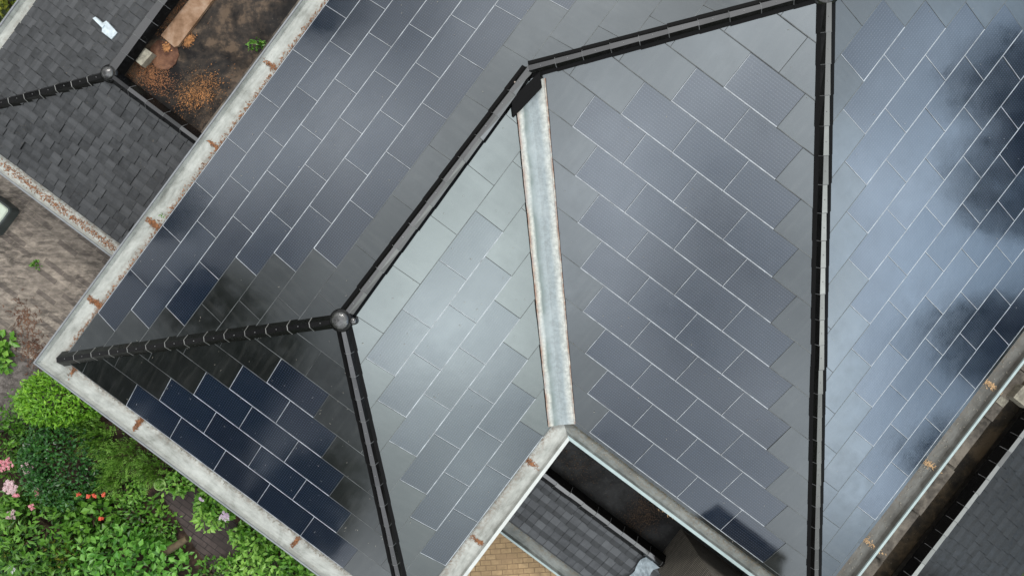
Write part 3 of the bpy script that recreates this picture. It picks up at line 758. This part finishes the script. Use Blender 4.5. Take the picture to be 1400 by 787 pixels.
plant('ground_plant', 'low dark green plants between the broad leaved shrub and the log', 'plant', 222, 722, 0, 20, .25, 200, .10, .05, M['lf_mid'], 13, lump=.5, shell=.3, lift=1.0)
plant('ivy', 'lime green creeper spilling over the brick path halfway down its length', 'vine', 344, 730, 0, 25, .45, 520, .13, .07, M['lf_lime'], 24, lump=.5, shell=.3, lift=1.0, sq=.8)
plant('ivy', 'small lime green creeper tuft at the very bottom of the brick path', 'vine', 318, 776, 0, 18, .4, 260, .12, .065, M['lf_lime'], 26, lump=.5, shell=.3, lift=1.0)
plant('ground_plant', 'bright low green plants between the red flowers and the ring shaped pot', 'plant', 176, 676, 0, 22, .3, 260, .10, .05, M['lf_lime'], 27, lump=.5, shell=.3, lift=1.0)
plant('ground_plant', 'pale leaved seedling clump at the left edge beside the old paving', 'plant', 2, 492, 0, 12, .25, 60, .16, .11, M['lf_lime'], 14, lump=.5, shell=.3, lift=1.2, stem=False)
plant('ground_plant', 'pale green seedling on the paving edge, upper of the two at far left', 'plant', 3, 466, 0, 11, .25, 50, .16, .11, M['lf_lime'], 15, lump=.5, shell=.3, lift=1.2, stem=False)
plant('ground_plant', 'small weed growing in the old streaky paving', 'plant', 49, 362, 0, 5, .12, 40, .07, .04, M['lf_mid'], 16, stem=False)
plant('leafy_shrub', 'sunlit yellow green hedge seen in the extreme top left corner', 'shrub', -14, -8, 0, 40, 1.2, 1500, .09, .055, M['lf_yel'], 17, lump=.2, shell=.6)
plant('ground_plant', 'dark low greenery between the bright clipped shrub and the dark one', 'plant', 40, 590, 0, 46, .4, 800, .10, .045, M['lf_mid'], 18, lump=.5, shell=.3)
plant('ground_plant', 'geranium clump with rounded leaves under the orange red flowers', 'plant', 125, 705, 0, 30, .45, 260, .15, .13, M['lf_mid'], 19, lump=.5, shell=.4, lift=1.3)
plant('ground_plant', 'loose green cover filling the bed left of the bottom edge shrub', 'plant', 112, 770, 0, 34, .3, 450, .11, .05, M['lf_dark'], 20, lump=.5, shell=.3)
plant('ground_plant', 'lime green foliage beside the path at the very bottom of the bed', 'plant', 285, 782, 0, 16, .25, 110, .12, .06, M['lf_mid'], 21, lump=.5, shell=.3, lift=1.0)
for i, (x, y, z, lab) in enumerate([(352, 62, -1.1, 'tuft of green weed on the flat roof beside the big pale gutter'), (222, 294, .0, 'tiny green moss tuft on the pale gutter near the slate corner')]):
    k = thing('weed', lab, 'weed', at(x, y, z)); V, F_, TV = crown(60 if i == 0 else 14, (.13, .10, .12) if i == 0 else (.04, .03, .04), .08 if i == 0 else .04, .045 if i == 0 else .02, seed=40 + i, lump=.5)
    mesh_obj('foliage', V, F_, TV, M['lf_mid'], parent=k)
# feathery plants: arching sprays of narrow leaflets
def feathery(label, x, y, rpx, hgt, n, seed, mat):
    rpx *= 1.2; n = int(n * 1.35)
    r_ = np.random.default_rng(seed); c = at(x, y, GZ + hgt * .6); r = rpx / 62
    o = thing('feathery_plant', label, 'plant', (c.x, c.y, GZ), 'feathery yarrow like plants along the gutter')
    V = []; F_ = []; TV = []
    for s in range(n):
        a = r_.uniform(0, 6.283); rr = r * r_.uniform(.2, 1) ; h = hgt * r_.uniform(.6, 1.1)
        st = np.array([math.cos(a) * rr * .5, math.sin(a) * rr * .5, 0]); en = np.array([math.cos(a) * rr + r_.normal() * .08, math.sin(a) * rr + r_.normal() * .08, h]); tv0 = r_.uniform(.1, .9)
        m = 13
        for k in range(3, m):
            t = k / m; p = st * (1 - t) ** 2 + 2 * t * (1 - t) * (st + np.array([0, 0, h])) + t * t * en; dd = nrm(en - st)
            for sg in (-1, 1):
                sd = nrm(np.cross(dd, [0, 0, 1]) * sg + dd * .7 + r_.normal(size=3) * .15)
                leaf(V, F_, TV, p, sd, nrm(np.array([0, 0, 1]) + r_.normal(size=3) * .3), .10 * (1.15 - t * .6), .020, float(np.clip(tv0 + r_.normal() * .12, 0, 1)), .1)
    mesh_obj('foliage', V, F_, TV, mat, parent=o)
    mb = MB()
    for k in range(4): mb.tube([(c.x, c.y, GZ), (c.x + math.cos(k * 1.6) * r * .4, c.y + math.sin(k * 1.6) * r * .4, GZ + hgt * .8)], [.014, .006], M['bark'], 5)
    mb.build('stem', o)
feathery('feathery green plant next to the clipped bright shrub under the gutter', 132, 598, 30, .7, 110, 21, M['lf_fern'])
feathery('feathery green plant halfway along the gutter above the bare soil', 168, 622, 30, .7, 110, 22, M['lf_fern'])
feathery('wispy feathery plant between bare soil and gutter, furthest right of the feathery ones', 205, 640, 26, .55, 90, 23, M['lf_fern'])
feathery('sprawling feathery clump just left of the orange red flowers\' bare soil patch', 152, 652, 24, .5, 80, 24, M['lf_fern'])
feathery('dull feathery clump beneath the pink flower heads', 30, 690, 22, .6, 70, 25, M['lf_mid'])
# flower heads
def flower(name, label, x, y, rpx, mat, n, seed, group, h=.9, pl=.036):
    r = rpx / 66; c = at(x, y, GZ + h); o = thing(name, label, 'flower', (c.x, c.y, GZ), group)
    r_ = np.random.default_rng(seed); V = []; F_ = []; TV = []
    for _ in range(n):
        a = r_.uniform(0, 6.28); q = r * math.sqrt(r_.random()); q *= r_.uniform(.6, 1.15); p0 = np.array([math.cos(a) * q, math.sin(a) * q, h + .05 - q * q * 1.2 + r_.normal() * .012])
        for k in range(4):
            b = a + k * 1.57 + r_.normal() * .2; d = np.array([math.cos(b), math.sin(b), .15]); leaf(V, F_, TV, p0, nrm(d), nrm(np.array([0, 0, 1.]) - d * .15), pl, pl * .8, float(np.clip(r_.normal(.5, .25), 0, 1)), .1)
    mesh_obj('petals', V, F_, TV, mat, parent=o)
    mb = MB(); mb.tube([(c.x + .05, c.y - .04, GZ), (c.x, c.y, GZ + h)], [.012, .007], M['bark'], 6); mb.build('stem', o)
flower('flower_head', 'large deep pink flower head at the left edge, highest of the pink ones', 8, 634, 10, M['pet_pink'], 46, 31, 'pink flower heads at the left')
flower('flower_head', 'wide pale pink flower head, second down at the left edge', 15, 665, 10, M['pet_pale'], 85, 32, 'pink flower heads at the left')
flower('flower_head', 'small loose pale pink blossoms beside the dark round shrub', 38, 638, 8, M['pet_pale'], 22, 33, 'pink flower heads at the left')
flower('flower_head', 'small pink blossom just under the wide pale pink head', 24, 675, 4, M['pet_pink'], 10, 34, 'pink flower heads at the left')
flower('flower_head', 'small pink blossom nearest to the dark round shrub\'s lower left', 53, 672, 4, M['pet_pink'], 10, 35, 'pink flower heads at the left')
flower('flower_head', 'small pink and white blossom above the pointed leaf bush', 46, 691, 4, M['pet_pink'], 10, 36, 'pink flower heads at the left')
flower('flower_head', 'whitish pink flower head, lowest of the pale ones at left', 16, 702, 8, M['pet_pale'], 34, 37, 'pink flower heads at the left')
flower('flower_head', 'white blossom near the bottom left corner', 19, 775, 7, M['pet_white'], 16, 38, None, .8)
flower('flower_head', 'pale lilac blossom spray hanging by the lower gutter edge', 308, 703, 8, M['pet_lilac'], 26, 39, 'lilac blossoms by the gutter', .7)
flower('flower_head', 'tiny lilac blossom uphill of the larger spray by the gutter', 276, 681, 3.5, M['pet_lilac'], 7, 43, 'lilac blossoms by the gutter', .7)
for i, (x, y, lab) in enumerate([(131, 676, 'orange red open flower with dark eye, middle of the cluster of three'), (143, 675, 'orange red open flower at the right end of the cluster of three'), (123, 677, 'orange red bud flower at the left end of the cluster of three'), (109, 674, 'lone coral flower left of the orange red cluster'), (140, 708, 'single red flower among the rounded leaves below the cluster')]):
    flower('red_flower', lab, x, y, 2.2, M['pet_red'], 5, 50 + i, 'orange red flowers in the bed', .6, .045)
# ring pot, log
c = at(218, 662, GZ + .35); pot = thing('plant_pot', 'round pot with a yellow green rim among the plants beside the gutter', 'pot', (c.x, c.y, GZ))
mb = MB(); mb.lathe((c.x, c.y, GZ), [(.09, 0), (.115, .34), (.125, .36), (.135, .35), (.135, .30), (.128, .30)], M['potrim'], 24); mb.build('rim', pot, smooth=True)
mb = MB(); mb.lathe((c.x, c.y, GZ + .27), [(.10, 0), (.05, .01), (1e-4, .012)], M['soil'], 20); mb.build('soil_fill', pot)
V, F_, TV = crown(40, (.09, .09, .10), .07, .045, seed=61); V = [v + np.array([0, 0, .26]) for v in V]; mesh_obj('foliage', V, F_, TV, M['lf_lime'], parent=pot)
a = at(222, 757, GZ + .32); b = at(256, 735, GZ + .38); mb = MB(); mb.tube([a, a * .6 + b * .4 + Vector((0, 0, .02)), b], [.085, .08, .07], M['bark'], 14)
tag(mb.build('log', origin=a), 'short greenish brown log lying across the brick path', 'log')
# clutter at the left edge
c = at(-14, 293, GZ + .3); bn = thing('container', 'pale green rounded lid with dark rim cut off by the left edge', 'container', (c.x, c.y, GZ))
def rrect(cx, cy, w, h, r, z, rot, n=6):
    out = []
    for sx, sy, a0 in ((1, 1, 0), (-1, 1, 90), (-1, -1, 180), (1, -1, 270)):
        for k in range(n + 1):
            a = math.radians(a0 + 90 * k / n); x = sx * (w / 2 - r) + r * math.cos(a); y = sy * (h / 2 - r) + r * math.sin(a)
            out.append(Vector((cx + x * math.cos(rot) - y * math.sin(rot), cy + x * math.sin(rot) + y * math.cos(rot), z)))
    return out
def rprism(mb, cx, cy, w, h, r, z0, z1, rot, m, ins=0.0):
    a = rrect(cx, cy, w, h, r, z0, rot); b = rrect(cx, cy, w - ins, h - ins, r, z1, rot); mb.face(orient(b), m)
    for k in range(len(a)):
        k2 = (k + 1) % len(a); mb.face([a[k], a[k2], b[k2], b[k]], m)
mb = MB(); rprism(mb, c.x, c.y, .62, .74, .09, GZ, GZ + .24, math.radians(-37), M['binrim'], .04); mb.build('body', bn)
mb = MB(); rprism(mb, c.x, c.y, .66, .78, .10, GZ + .242, GZ + .29, math.radians(-37), M['binrim'], .03); mb.build('rim', bn)
mb = MB(); rprism(mb, c.x, c.y, .56, .68, .08, GZ + .292, GZ + .32, math.radians(-37), M['bin'], .04); mb.build('lid', bn)
# white scrap on the slates
c = at(147, 41, -1.06); sp_ = MB()
def pol(pts, z0, z1, mb, m):
    p = [at(x, y, z0) for x, y in pts]; q = [Vector((v.x, v.y, z1)) for v in p]; mb.face(orient(q), m)
    for k in range(len(p)): k2 = (k + 1) % len(p); mb.face([p[k], p[k2], q[k2], q[k]], m)
pol([(144, 34), (149, 31), (164, 47), (156, 56), (143, 46)], -1.16, -1.07, sp_, M['paint'])
pol([(131, 28), (135, 26), (147, 37), (144, 41)], -1.15, -1.045, sp_, M['paint'])
tag(sp_.build('plastic_scrap', origin=c), 'small white plastic scrap with a narrow spout lying on the slates', 'plastic scrap')
# stuff on the annex flat top
def slab(name, label, cat, pts, z0, z1, m, group=None):
    mb = MB(); c = at(*pts[0], z0); pol(pts, z0, z1, mb, m); return tag(mb.build(name, origin=c), label, cat, group)
slab('board', 'long tan weathered board lying on the annex flat top', 'board', [(222, 50), (262, 0), (282, -26), (316, -26), (294, 0), (246, 64), (240, 66)], -1.26, -1.20, M['tan'])
slab('roof_patch', 'rounded reddish brown sheet beside the tan board', 'sheet', [(206, 66), (216, 55), (232, 58), (243, 66), (245, 76), (240, 88), (230, 96), (216, 94), (206, 84)], -1.255, -1.24, M['rust'])
slab('concrete_block', 'square mossy concrete block sitting beside the black ridge caps', 'block', [(182, 78), (197, 64), (215, 77), (200, 94)], -1.26, -1.08, M['block'], 'concrete blocks')
slab('concrete_block', 'grey concrete block on the ledge at the right edge of the photo', 'block', [(1374, 540), (1388, 524), (1408, 540), (1394, 556)], -1.0, -.78, M['block'], 'concrete blocks')
slab('concrete_block', 'flat pale stone chip beside the concrete block on the right ledge', 'block', [(1359, 548), (1366, 540), (1377, 547), (1369, 556)], -1.0, -.95, M['block'], 'concrete blocks')

# needle litter in the gutters and on the flat roofs
def litter(label, x, y, z, rx, n, mat, seed, ln=.05, w=.006, rot=0.0, ry=None, name='needle_litter'):
    r_ = np.random.default_rng(seed); c = at(x, y, z); V = []; F_ = []; TV = []; ry = ry or rx * .5
    for _ in range(n):
        q = r_.normal(size=2) * np.array([rx, ry]) * .5; q = np.array([q[0] * math.cos(rot) - q[1] * math.sin(rot), q[0] * math.sin(rot) + q[1] * math.cos(rot)])
        a = rot + r_.normal() * .7; d = nrm(np.array([math.cos(a), math.sin(a), r_.normal() * .15])); p = np.array([q[0], q[1], .004 + abs(r_.normal()) * .012 * math.exp(-(q @ q) / (rx * rx) * 4)])
        s = np.cross(d, [0, 0, 1]); wl = w * r_.uniform(.6, 1.6); l_ = ln * r_.uniform(.5, 1.3); i = len(V)
        V += [p - s * wl, p + s * wl, p + s * wl * .4 + d * l_ + np.array([0, 0, .004]), p - s * wl * .4 + d * l_ + np.array([0, 0, .004])]; F_.append((i, i + 1, i + 2, i + 3)); TV.append(r_.random())
    o = mesh_obj(name, V, F_, TV, mat, origin=c); tag(o, label, 'litter', 'needle clumps caught on the gutters'); return o
gz = -.078; d36 = math.radians(-37); d53 = math.radians(53)
for i, (x, y, z, r, n, m, rot, lab) in enumerate([
    (370, 89, gz, .16, 110, 'needle', d36, 'small orange needle clump at the gutter edge nearest the top'),
    (293, 199, gz, .13, 90, 'needle', d36, 'thin orange needle clump halfway along the long pale gutter'),
    (211, 306, gz, .17, 230, 'needle', d36, 'rust orange needle clump on the pale gutter opposite the slate corner'),
    (130, 413, gz, .19, 240, 'needle', d36, 'orange needle streak across the pale gutter above the corner'),
    (105, 501, gz, .15, 240, 'needle', d53, 'orange needle pile at the end of the lowest black ridge cap'),
    (190, 578, gz, .15, 230, 'needle', d53, 'orange needle clump on the lower pale gutter above the garden'),
    (404, 740, gz, .13, 110, 'needle', d53, 'small rusty clump on the lower pale gutter near the bottom edge'),
    (652, 738, gz, .15, 90, 'needle', d36, 'thin rusty litter on the short pale gutter near the bottom'),
    (724, 631, gz, .16, 110, 'needle', d36, 'rusty litter streak on the short pale gutter near its top'),
    (1270, 634, gz, .20, 90, 'needle_pale', d36, 'pale orange leaf clump on the dark right gutter, middle of three'),
    (1190, 742, gz, .20, 60, 'needle_pale', d36, 'pale leaf streak across the dark right gutter, lowest of three'),
    (1353, 525, gz, .17, 110, 'needle_pale', d36, 'pale orange leaf streak on the dark right gutter, highest of three'),
    (912, 700, gz, .18, 40, 'needle_pale', d36, 'scattered pale twigs in the mossy gutter above the chimney'),
    (270, 128, -1.25, .42, 560, 'moss', .6, 'large orange needle heap on the annex flat top'),
    (205, 100, -1.25, .45, 900, 'needle', d36, 'dark orange needle drift around the mossy concrete block'),
    (258, 56, -1.25, .11, 260, 'moss', d53, 'bright orange tuft at the end of the tan board'),
    (880, 702, -2.03, .55, 700, 'brownbits', d53, 'dark brown debris heap on the damp flat top beside the chimney'),
    (790, 636, -2.03, .50, 160, 'brownbits', d36, 'scattered brown bits on the damp flat top near the notch corner'),
    (262, 118, -1.25, .40, 500, 'brownbits', .6, 'brown rotted bits mixed into the large orange heap on the annex top'),
    (300, 165, -1.25, .8, 500, 'brownbits', d36, 'thin brown grit spread over the annex flat top'),
    (240, 20, -1.25, .5, 400, 'needle', d53, 'rusty needle drift between the black caps and the tan board'),
    ]):
    litter(lab, x, y, z, r * 1.15, n if z == gz else int(n * 1.9), M[m], 100 + i, rot=rot, ln=.038 if z == gz else .024, w=.006 if z == gz else .005, ry=r * (.28 if z == gz else .7))
o = litter('bright orange moss cushion on the reddish sheet beside the board', 227, 65, -1.236, .07, 80, M['moss'], 140, .03, .014, ry=.07, name='moss_cushion')
def gl(x0, y0, x1, y1, z, n, mat, seed, lab, kind='stuff', spread=.03, ln=.035):
    """crumbs strung along an edge"""
    r_ = np.random.default_rng(seed); A = at(x0, y0, z); B = at(x1, y1, z); V = []; F_ = []; TV = []
    for _ in range(n):
        t = r_.random(); t = t + .02 * r_.normal(); p = np.array(A * (1 - t) + B * t) + np.array([r_.normal() * spread, r_.normal() * spread, .003]) - np.array(A)
        a = r_.uniform(0, 6.28); d = np.array([math.cos(a), math.sin(a), .1]); s = np.cross(d, [0, 0, 1]); w = r_.uniform(.002, .008); l_ = ln * r_.uniform(.3, 1.2); i = len(V)
        V += [p - s * w, p + s * w, p + s * w + d * l_, p - s * w + d * l_]; F_.append((i, i + 1, i + 2, i + 3)); TV.append(r_.random())
    o = mesh_obj('fallen_crumbs', V, F_, TV, mat, origin=A); tag(o, lab, 'litter', None, kind); return o
gl(445, 4, 100, 470, gz, 900, M['needle'], 201, 'brown needle crumbs along the long pale gutter')
gl(105, 502, 478, 784, gz, 700, M['debris'], 202, 'dirty crumbs along the lower pale gutter')
gl(0, 222, 160, 343, EZ - .1, 900, M['needle'], 203, 'orange needle crumbs along the annex gutter', spread=.04)
gl(800, 596, 1046, 782, gz, 150, M['debris'], 204, 'pale crumbs along the mossy gutter', spread=.06)
gl(1390, 480, 1150, 784, gz, 150, M['debris'], 205, 'pale crumbs along the dark right gutter', spread=.07)
# debris over the glass
def scatter_glass(n, seed):
    r_ = np.random.default_rng(seed); V = []; F_ = []; TV = []
    keys = list(FACES)
    while n > 0:
        k = keys[r_.integers(0, 5)]; F = FACES[k]; poly = F['polys'][r_.integers(0, len(F['polys']))]
        a = r_.uniform(min(p[0] for p in poly), max(p[0] for p in poly)); b = r_.uniform(0, max(p[1] for p in poly))
        if len(clip([(a, b), (a + .01, b), (a + .01, b + .01), (a, b + .01)], poly)) < 4: continue
        if k == 'F2' or r_.random() < .6: pass
        else: continue
        u, v = F['map'](a, b); p = np.array(P3(u, v, T[k] * b + .027)); an = r_.uniform(0, 6.28)
        d = P3(*((math.cos(an), math.sin(an)))); e1 = np.array([d.x, d.y, 0]); l_ = r_.uniform(.005, .03); w = r_.uniform(.0015, .0035)
        s = np.array([-e1[1], e1[0], 0]); i = len(V); V += [p - s * w, p + s * w, p + s * w + e1 * l_ + np.array([0, 0, .004]), p - s * w + e1 * l_ + np.array([0, 0, .004])]
        F_.append((i, i + 1, i + 2, i + 3)); TV.append(0.5); n -= 1
    o = mesh_obj('fallen_debris', V, F_, TV, M['debris'], origin=(0, 0, 0)); tag(o, 'tiny pale twigs and dust flecks over the glass tiles', 'debris', None, 'stuff')
scatter_glass(420, 300)
# dead vegetation by the paving edge
gl(30, 420, 52, 500, GZ + .01, 500, M['rust'], 210, 'brown dead plant scraps along the paving edge', spread=.16, ln=.09)

# ------------------------------------------------------------------ TREES around the plot (mirrored in the glass)
V, F_, TV = crown(5200, (2.3, 2.2, 3.6), .42, .26, shell=.35, lump=.5, seed=77)
crown_me = None
def tree(label, x, y, h, s, rz):
    global crown_me
    t = thing('tree', label, 'tree', (x, y, GZ), 'trees standing around the house')
    if crown_me is None:
        o = mesh_obj('crown', [v + np.array([0, 0, 0.]) for v in V], F_, TV, M['lf_tree'], parent=t); crown_me = o.data
    else:
        o = bpy.data.objects.new('crown', crown_me); COL.objects.link(o); o.parent = t
    top = h - GZ; o.location = (0, 0, top - 3.4 * s); o.scale = (s, s, s); o.rotation_euler.z = rz
    mb = MB(); b = Vector((x, y, GZ)); mb.tube([b, b + Vector((.1, 0, top * .4)), b + Vector((0, .1, top - 1.2 * s))], [.28 * s, .2 * s, .08 * s], M['bark'], 10)
    for k in range(5):
        q = b + Vector((0, 0, top - 3.2 * s)); mb.tube([q, q + Vector((math.cos(k * 1.3) * 1.3 * s, math.sin(k * 1.3) * 1.3 * s, 1.6 * s))], [.1 * s, .03 * s], M['bark'], 6)
    mb.build('trunk', t)
TREES = [(33.0, 3.4, 6.9, 1.0), (33.0, 1.2, 6.3, .95), (33.5, -5.0, 4.9, 1.0), (29.5, -9.5, 3.3, .8),
    (-9.0, -6.0, 5.6, .9), (-6.4, -10.6, 4.6, .9), (-5.5, -7.2, 8.3, 1.0), (-2.4, -10.6, 5.6, .8), (-9.9, -3.6, 4.0, .7),
    (-6.2, 16.4, 5.4, .7), (-12.4, 8.4, 5.4, .7), (-9.8, 5.0, 9.0, .62)]
TL = ['east', 'east', 'east', 'east', 'garden', 'garden', 'garden', 'garden', 'garden', 'north', 'west', 'west']
for i, (x, y, h, s) in enumerate(TREES):
    tree('dark leafy tree standing beyond the %s side of the plot' % TL[i], x, y, h, s, i * 1.1)

# ------------------------------------------------------------------ LIGHT AND SKY
sd = bpy.data.lights.new('sun', 'SUN'); sun = bpy.data.objects.new('sun', sd); COL.objects.link(sun)
SUN_EL = math.radians(52); SUN_AZ = math.radians(5)   # compass: 0 = +Y, clockwise
sv = Vector((math.sin(SUN_AZ) * math.cos(SUN_EL), math.cos(SUN_AZ) * math.cos(SUN_EL), math.sin(SUN_EL)))
sun.rotation_euler = sv.to_track_quat('Z', 'Y').to_euler(); sun.location = (0, 0, 30)
sd.energy = 1.5; sd.angle = math.radians(10); sd.color = (1, .965, .91)
w = bpy.data.worlds.new('World'); scene.world = w; w.use_nodes = True; nt = w.node_tree; bg = nt.nodes['Background']
def nn(t, **kw):
    x = nt.nodes.new(t)
    for k, v in kw.items():
        if k[0] == 'i' and k[1:].isdigit(): x.inputs[int(k[1:])].default_value = v
        else: setattr(x, k, v)
    return x
def mth(op, a, b=None, c=None):
    x = nn('ShaderNodeMath', operation=op)
    for i, v in enumerate((a, b, c)):
        if v is None: continue
        if hasattr(v, 'is_linked'): nt.links.new(v, x.inputs[i])
        else: x.inputs[i].default_value = v
    return x.outputs[0]
sky = nn('ShaderNodeTexSky', sky_type='NISHITA'); sky.sun_disc = False; sky.sun_elevation = SUN_EL; sky.sun_rotation = SUN_AZ % (2 * math.pi)
tc = nn('ShaderNodeTexCoord'); sx = nn('ShaderNodeSeparateXYZ'); nt.links.new(tc.outputs['Generated'], sx.inputs[0])
zz = mth('ADD', mth('MAXIMUM', sx.outputs[2], 0.0), 1.0)
X = mth('DIVIDE', sx.outputs[0], zz); Y = mth('DIVIDE', sx.outputs[1], zz)
cv = nn('ShaderNodeCombineXYZ'); nt.links.new(X, cv.inputs[0]); nt.links.new(Y, cv.inputs[1])
# domain warp for ragged cloud edges
nz = nn('ShaderNodeTexNoise'); nz.inputs['Scale'].default_value = 5.5; nz.inputs['Detail'].default_value = 6; nt.links.new(cv.outputs[0], nz.inputs['Vector'])
wm = nn('ShaderNodeVectorMath', operation='MULTIPLY_ADD'); nt.links.new(nz.outputs[1], wm.inputs[0]); wm.inputs[1].default_value = (.16, .16, 0); wm.inputs[2].default_value = (-.08, -.08, 0)
wa = nn('ShaderNodeVectorMath', operation='ADD'); nt.links.new(cv.outputs[0], wa.inputs[0]); nt.links.new(wm.outputs[0], wa.inputs[1])
SAMP = [(-.53, .50, .5), (-.32, .47, 2.0), (-.14, .45, 1.9), (-.60, .33, 1.5), (-.40, .37, 1.5), (-.66, .26, .55), (-.58, .20, .5), (-.50, .23, 1.1), (-.70, .18, .8),
    (-.62, -.38, .35), (-.60, -.46, .8), (-.55, -.46, .8), (-.50, -.40, .18), (-.42, -.44, .30), (-.37, -.57, 1.4), (-.45, -.55, .7),
    (.33, -.13, 2.6), (.22, -.27, 4.8), (.30, -.31, 2.7), (.25, -.42, 1.4), (.25, -.48, 1.1), (.33, -.42, 1.9),
    (-.20, -.18, 2.7), (-.03, -.13, 2.4), (-.15, -.24, 2.4), (-.18, -.34, 1.7), (-.07, -.23, 2.1), (-.09, -.35, 2.4), (-.01, -.37, 1.3), (-.12, -.46, 1.2), (-.05, -.45, 1.9), (0, -.5, 1.4),
    (.57, -.01, 2.2), (.64, 0, 1.8), (.61, -.14, 2.4), (.67, -.1, 1.7), (.62, -.26, 2.9), (.67, -.28, 2.3), (.70, -.19, 1.9), (.77, -.20, 1.1), (.71, -.10, 1.5), (.78, -.08, .5), (.69, .01, 1.5), (.61, -.39, 2.2), (.66, -.37, 1.9), (.72, -.35, .5), (.64, -.50, .4), (.73, -.27, 2.0), (.79, -.29, .6),
    (0, 0, 2.6), (.0, .2, 1.8), (-.22, .02, .8), (.25, .2, 1.6), (0, .8, 1.0), (.8, .3, 1.0), (.5, .5, 1.2), (-.9, 0, .8), (0, -.85, .9), (.4, -.75, .9), (.9, -.1, .6), (-.5, -.05, .3), (-.33, -.02, .3), (-.38, .08, .4)]
SAMP = np.array(SAMP); CEN = []
for s in SAMP:                                          # thin the centres out
    if all(math.hypot(s[0] - c[0], s[1] - c[1]) > .105 for c in CEN): CEN.append((s[0], s[1]))
CEN = np.array(CEN); SG = .13; BASE = 1.2
G = np.exp(-((SAMP[:, None, 0] - CEN[None, :, 0]) ** 2 + (SAMP[:, None, 1] - CEN[None, :, 1]) ** 2) / SG ** 2)
wts = np.linalg.solve(G.T @ G + .08 * np.eye(len(CEN)), G.T @ (SAMP[:, 2] - BASE))
acc = None
for (cx, cy), wt in zip(CEN, wts):
    d = nn('ShaderNodeVectorMath', operation='DISTANCE'); nt.links.new(wa.outputs[0], d.inputs[0]); d.inputs[1].default_value = (cx, cy, 0)
    e = mth('EXPONENT', mth('MULTIPLY', mth('MULTIPLY', d.outputs['Value'], d.outputs['Value']), -1 / SG ** 2))
    acc = mth('MULTIPLY_ADD', e, float(wt), acc if acc is not None else BASE)
fb = nn('ShaderNodeTexNoise'); fb.inputs['Scale'].default_value = 4.6; fb.inputs['Detail'].default_value = 3; fb.inputs['Roughness'].default_value = .55; nt.links.new(cv.outputs[0], fb.inputs['Vector'])
am = nn('ShaderNodeMapRange', i1=-.25, i2=-.45, i3=2.7, i4=2.8); nt.links.new(X, am.inputs[0])   # raggeder clouds to the west
mod = mth('MAXIMUM', mth('MULTIPLY_ADD', mth('SUBTRACT', fb.outputs[0], .5), am.outputs[0], 1.0), .25)
acc = mth('MULTIPLY', mth('MAXIMUM', acc, .2), mod)
# cloud colour: neutral overhead, a little bluer towards the east
bl = nn('ShaderNodeMapRange', i1=.45, i2=.75); nt.links.new(X, bl.inputs[0])
cmx = nn('ShaderNodeMix', data_type='RGBA'); nt.links.new(bl.outputs[0], cmx.inputs[0]); cmx.inputs[6].default_value = (.985, 1.0, 1.015, 1); cmx.inputs[7].default_value = (.70, .95, 1.24, 1)
gd = nn('ShaderNodeVectorMath', operation='DISTANCE'); nt.links.new(cv.outputs[0], gd.inputs[0]); gd.inputs[1].default_value = (.28, -.28, 0)
gm = nn('ShaderNodeMapRange', i1=.32, i2=.12); nt.links.new(gd.outputs['Value'], gm.inputs[0])
cm2 = nn('ShaderNodeMix', data_type='RGBA'); nt.links.new(gm.outputs[0], cm2.inputs[0]); nt.links.new(cmx.outputs[2], cm2.inputs[6]); cm2.inputs[7].default_value = (.955, 1.02, .985, 1)
bd = nn('ShaderNodeVectorMath', operation='DISTANCE'); nt.links.new(cv.outputs[0], bd.inputs[0]); bd.inputs[1].default_value = (-.07, -.32, 0)
bm_ = nn('ShaderNodeMapRange', i1=.30, i2=.12); nt.links.new(bd.outputs['Value'], bm_.inputs[0])
cm3 = nn('ShaderNodeMix', data_type='RGBA'); nt.links.new(bm_.outputs[0], cm3.inputs[0]); nt.links.new(cm2.outputs[2], cm3.inputs[6]); cm3.inputs[7].default_value = (.96, .995, 1.04, 1)
cl = nn('ShaderNodeVectorMath', operation='SCALE'); nt.links.new(cm3.outputs[2], cl.inputs[0]); nt.links.new(mth('MULTIPLY', acc, 10.0), cl.inputs['Scale'])
fin_ = nn('ShaderNodeMix', data_type='RGBA'); fin_.inputs[0].default_value = .94
nt.links.new(sky.outputs[0], fin_.inputs[6]); nt.links.new(cl.outputs[0], fin_.inputs[7]); nt.links.new(fin_.outputs[2], bg.inputs[0]); bg.inputs[1].default_value = .1
w.cycles.sampling_method = 'MANUAL'; w.cycles.sample_map_resolution = 512
vs = scene.view_settings; vs.view_transform = 'Standard'; vs.look = 'None'; vs.exposure = 0; vs.gamma = 1; vs.use_curve_mapping = False
